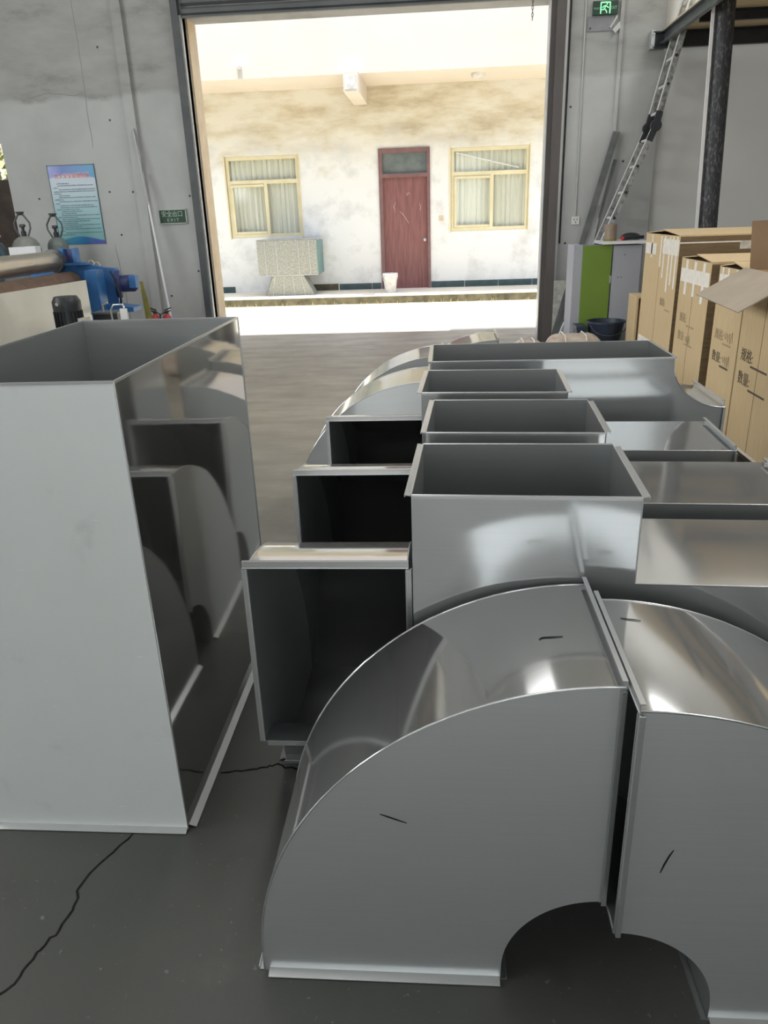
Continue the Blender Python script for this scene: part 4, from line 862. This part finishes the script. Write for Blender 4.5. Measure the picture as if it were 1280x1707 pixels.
MB().lathe([(0.13, 0.0), (0.13, -0.05), (0.11, -0.075), (0.02, -0.08)], (0.74, 15.62 - 16.5, 3.93), seg=20).build('soffit_lamp', 'dirty_bucket', hs, 40)
MB().cyl((-3.5, -1.45, 4.12), (-3.5, -1.62, 4.12), 0.045, 12).build('drain_pipe', 'dirty_bucket', hs)
# window parts
def window(a, b, c, d, extra):
    wob = HB((a - 0.03, 16.485, c - 0.03), (a, 16.56, d + 0.03), 'window', 'gold_frame')
    tr = d - 0.47
    bars = [((a, c, 0), (b, c + 0.07, 0)), ((a, d - 0.07, 0), (b, d, 0)), ((a, tr - 0.05, 0), (b, tr + 0.03, 0)), ((a, c, 0), (a + 0.07, d, 0)), ((b - 0.06, c, 0), (b, d, 0)), (((a + b) / 2 + 0.01, c, -0.015), ((a + b) / 2 + 0.08, tr, 0))]
    for bi, (p, q) in enumerate(bars): MB().box((p[0] + 0.002, 0.01 + p[2] + 0.002 * bi, p[1] + 0.002), (q[0] - 0.002, 0.07 + 0.001 * bi, q[1] - 0.002)).build('frame_bar', 'gold_frame', wob)
    for si, (p, q) in enumerate((((a + 0.12, c + 0.07), ((a + b) / 2 + 0.008, c + 0.115)), ((a + 0.12, tr - 0.1), ((a + b) / 2 + 0.008, tr - 0.054)), ((a + 0.072, c + 0.071), (a + 0.119, tr - 0.054)))): MB().box((p[0], -0.003 - 0.002 * si, p[1]), (q[0], 0.045 + 0.002 * si, q[1])).build('sash_bar', 'gold_frame', wob)
    MB().box((b, -0.015, c - 0.03), (b + 0.02, 0.06, d + 0.03)).build('frame_bar', 'gold_frame', wob)
    for (p, q) in (((a + 0.06, c + 0.06), ((a + b) / 2 + 0.02, tr - 0.04)), (((a + b) / 2 + 0.05, c + 0.06), (b - 0.05, tr - 0.04)), ((a + 0.06, tr + 0.02), (b - 0.05, d - 0.06))): MB().box((p[0], 0.052, p[1]), (q[0], 0.058, q[1])).build('pane', 'window_glass', wob)
    n = 90; vs = []; fs = []
    for i in range(n + 1):
        x = a + 0.03 + (b - a - 0.06) * i / n; y = 0.105 + 0.022 * math.sin(i * 0.9) + 0.012 * math.sin(i * 2.13 + 1)
        vs += [(x, y, c), (x, y, d)]
    for i in range(n): fs.append((2 * i, 2 * i + 2, 2 * i + 3, 2 * i + 1))
    MB().add(vs, fs).build('curtain', 'curtain_cloth', wob, 80)
    if extra: MB().bar((a + 0.1, 0.04, d - 0.09), (b - 0.2, 0.04, d - 0.40), 0.015, 0.02, (0, 1, 0)).build('brace', 'white_card', wob)
window(*wins[0], False); window(*wins[1], True)
a, b, c, d = dr
df = HB((a, 16.47, c), (a + 0.075, 16.58, d), 'door', 'door_frame_red')
for lo, hi in (((b - 0.06, -0.03, c), (b, 0.08, d)), ((a + 0.075, -0.03, d - 0.085), (b - 0.06, 0.08, d)), ((a + 0.075, -0.03, 2.29), (b - 0.06, 0.08, 2.36))): MB().box(lo, hi).build('frame_bar', 'door_frame_red', df)
MB().box((a + 0.075, 0.03, c), (b - 0.06, 0.07, 2.29)).build('leaf', 'door_red', df); MB().box((a + 0.075, 0.03, 2.36), (b - 0.06, 0.045, d - 0.085)).build('transom_pane', 'dark_transom', df)
MB().lathe([(0.035, 0), (0.035, 0.008), (0.012, 0.012), (0.012, 0.04), (0.028, 0.05), (0.02, 0.07)], (b - 0.12, 0.03, 1.10), (0, -1, 0), 14).build('door_knob', 'flange_steel', df, 50)
for pts in ([(-0.78, 1.66), (-0.72, 1.60), (-0.66, 1.52), (-0.60, 1.42)], [(-0.86, 1.83), (-0.9, 1.75), (-0.87, 1.64)], [(-0.64, 2.0), (-0.62, 1.95), (-0.6, 2.01), (-0.56, 1.97)], [(-0.38, 1.80), (-0.35, 1.72), (-0.37, 1.66)]):
    ribbon([(p[0], 0.0295, p[1]) for p in pts], 0.009, (0, -1, 0), 0.001).build('paint_scrape', 'pinkish_sack', df)
HB((0.02, 16.48, 1.45), (0.11, 16.5, 1.54), 'wall_switch', 'tan_render')
x = -13.0
for xa, xb in ((-9.0, -4.35), (-2.1, -1.2), (-0.15, 9.0)):
    x = xa
    while x < xb - 0.05:
        e = min(x + 0.70, xb); HB((x + 0.006, 16.485, 0.14), (e - 0.006, 16.5, 0.265), 'tile', 'green_tile'); x = e
HB((-2.75, 16.48, 0.14), (-2.12, 16.5, 0.27), 'bare_patch', 'mossy_concrete')
# galvanised hopper on a splayed stand
t = thing('metal_hopper', 'galvanised sheet box on a splayed stand below the left window', 'metal box', (-3.0, 15.6, 0.14))
MB().box((-0.60, 0, 0.40), (0.595, 0.008, 1.06)).build('front_sheet', 'galvanised', t); MB().box((0.595, 0.0, 0.40), (0.605, 0.80, 1.04)).build('end_sheet', 'teal_panel', t)
MB().box((-0.605, 0.0, 0.40), (-0.60, 0.80, 1.05)).build('end_sheet', 'galvanised', t); MB().box((-0.605, 0.0, 1.055), (0.605, 0.80, 1.07)).build('top_sheet', 'flange_steel', t)
for x in (-0.45, -0.22, 0.22, 0.44): MB().box((x, -0.006, 0.40), (x + 0.014, 0, 1.05)).build('rib', 'pale_bar', t)
MB().box((-0.56, -0.01, 0.385), (0.6, 0.80, 0.40)).build('bottom_sheet', 'flange_steel', t)
MB().prism([(-0.50, 0.0), (0.50, 0.0), (0.29, 0.385), (-0.33, 0.385)], 0.0, 0.008).build('stand_front', 'galvanised', t)
for s, x0, x1 in ((1, 0.50, 0.29), (-1, -0.50, -0.33)): quad_sheet('stand_side', [(x0, 0, 0), (x0, 0.42, 0), (x1, 0.42, 0.385), (x1, 0, 0.385)], 0.006, 'galvanised', t)
for x in (-0.28, -0.1, 0.08, 0.25): MB().bar((x * 1.25, -0.003, 0.0), (x, -0.003, 0.38), 0.012, 0.006, (0, 1, 0)).build('rib', 'pale_bar', t)
# bucket
t = thing('bucket', 'dirty white plastic bucket standing in front of the red door', 'bucket', (-0.965, 15.72, 0.14))
MB().lathe([(0.11, 0), (0.145, 0.33), (0.155, 0.33), (0.155, 0.36), (0.15, 0.37), (0.14, 0.37), (0.138, 0.345), (0.105, 0.01)], seg=22, cap=False).lathe([(0.0, 0.005), (0.11, 0.005)], seg=22, cap=False).build('bucket_body', 'dirty_bucket', t, 30)
MB().lathe([(0.150, 0.30), (0.158, 0.305), (0.158, 0.315), (0.150, 0.32)], seg=22).build('rim_band', 'white_plastic', t, 30)
MB().tube([(0.155 * math.cos(q), -0.02 - 0.15 * math.sin(q) * 0.9, 0.32 - 0.16 * math.sin(q)) for q in [PI * k / 12 for k in range(13)]], 0.004, 6).build('handle', 'pale_bar', t)
# dry weeds along the platform edge
rnd = random.Random(2); m = MB()
for i in range(160):
    x = rnd.uniform(-6, 4); y = rnd.uniform(14.88, 14.98); hgt = rnd.uniform(0.03, 0.10); dx = rnd.uniform(-.05, .05); dy = rnd.uniform(-.06, 0.0)
    m.add([(x - 0.006, y, 0), (x + 0.006, y, 0), (x + dx, y + dy, hgt)], [(0, 1, 2)])
o = m.build('dry_weeds', 'straw_weed'); tag(o, 'dry yellow weeds along the foot of the house platform', 'weeds'); o['kind'] = 'stuff'
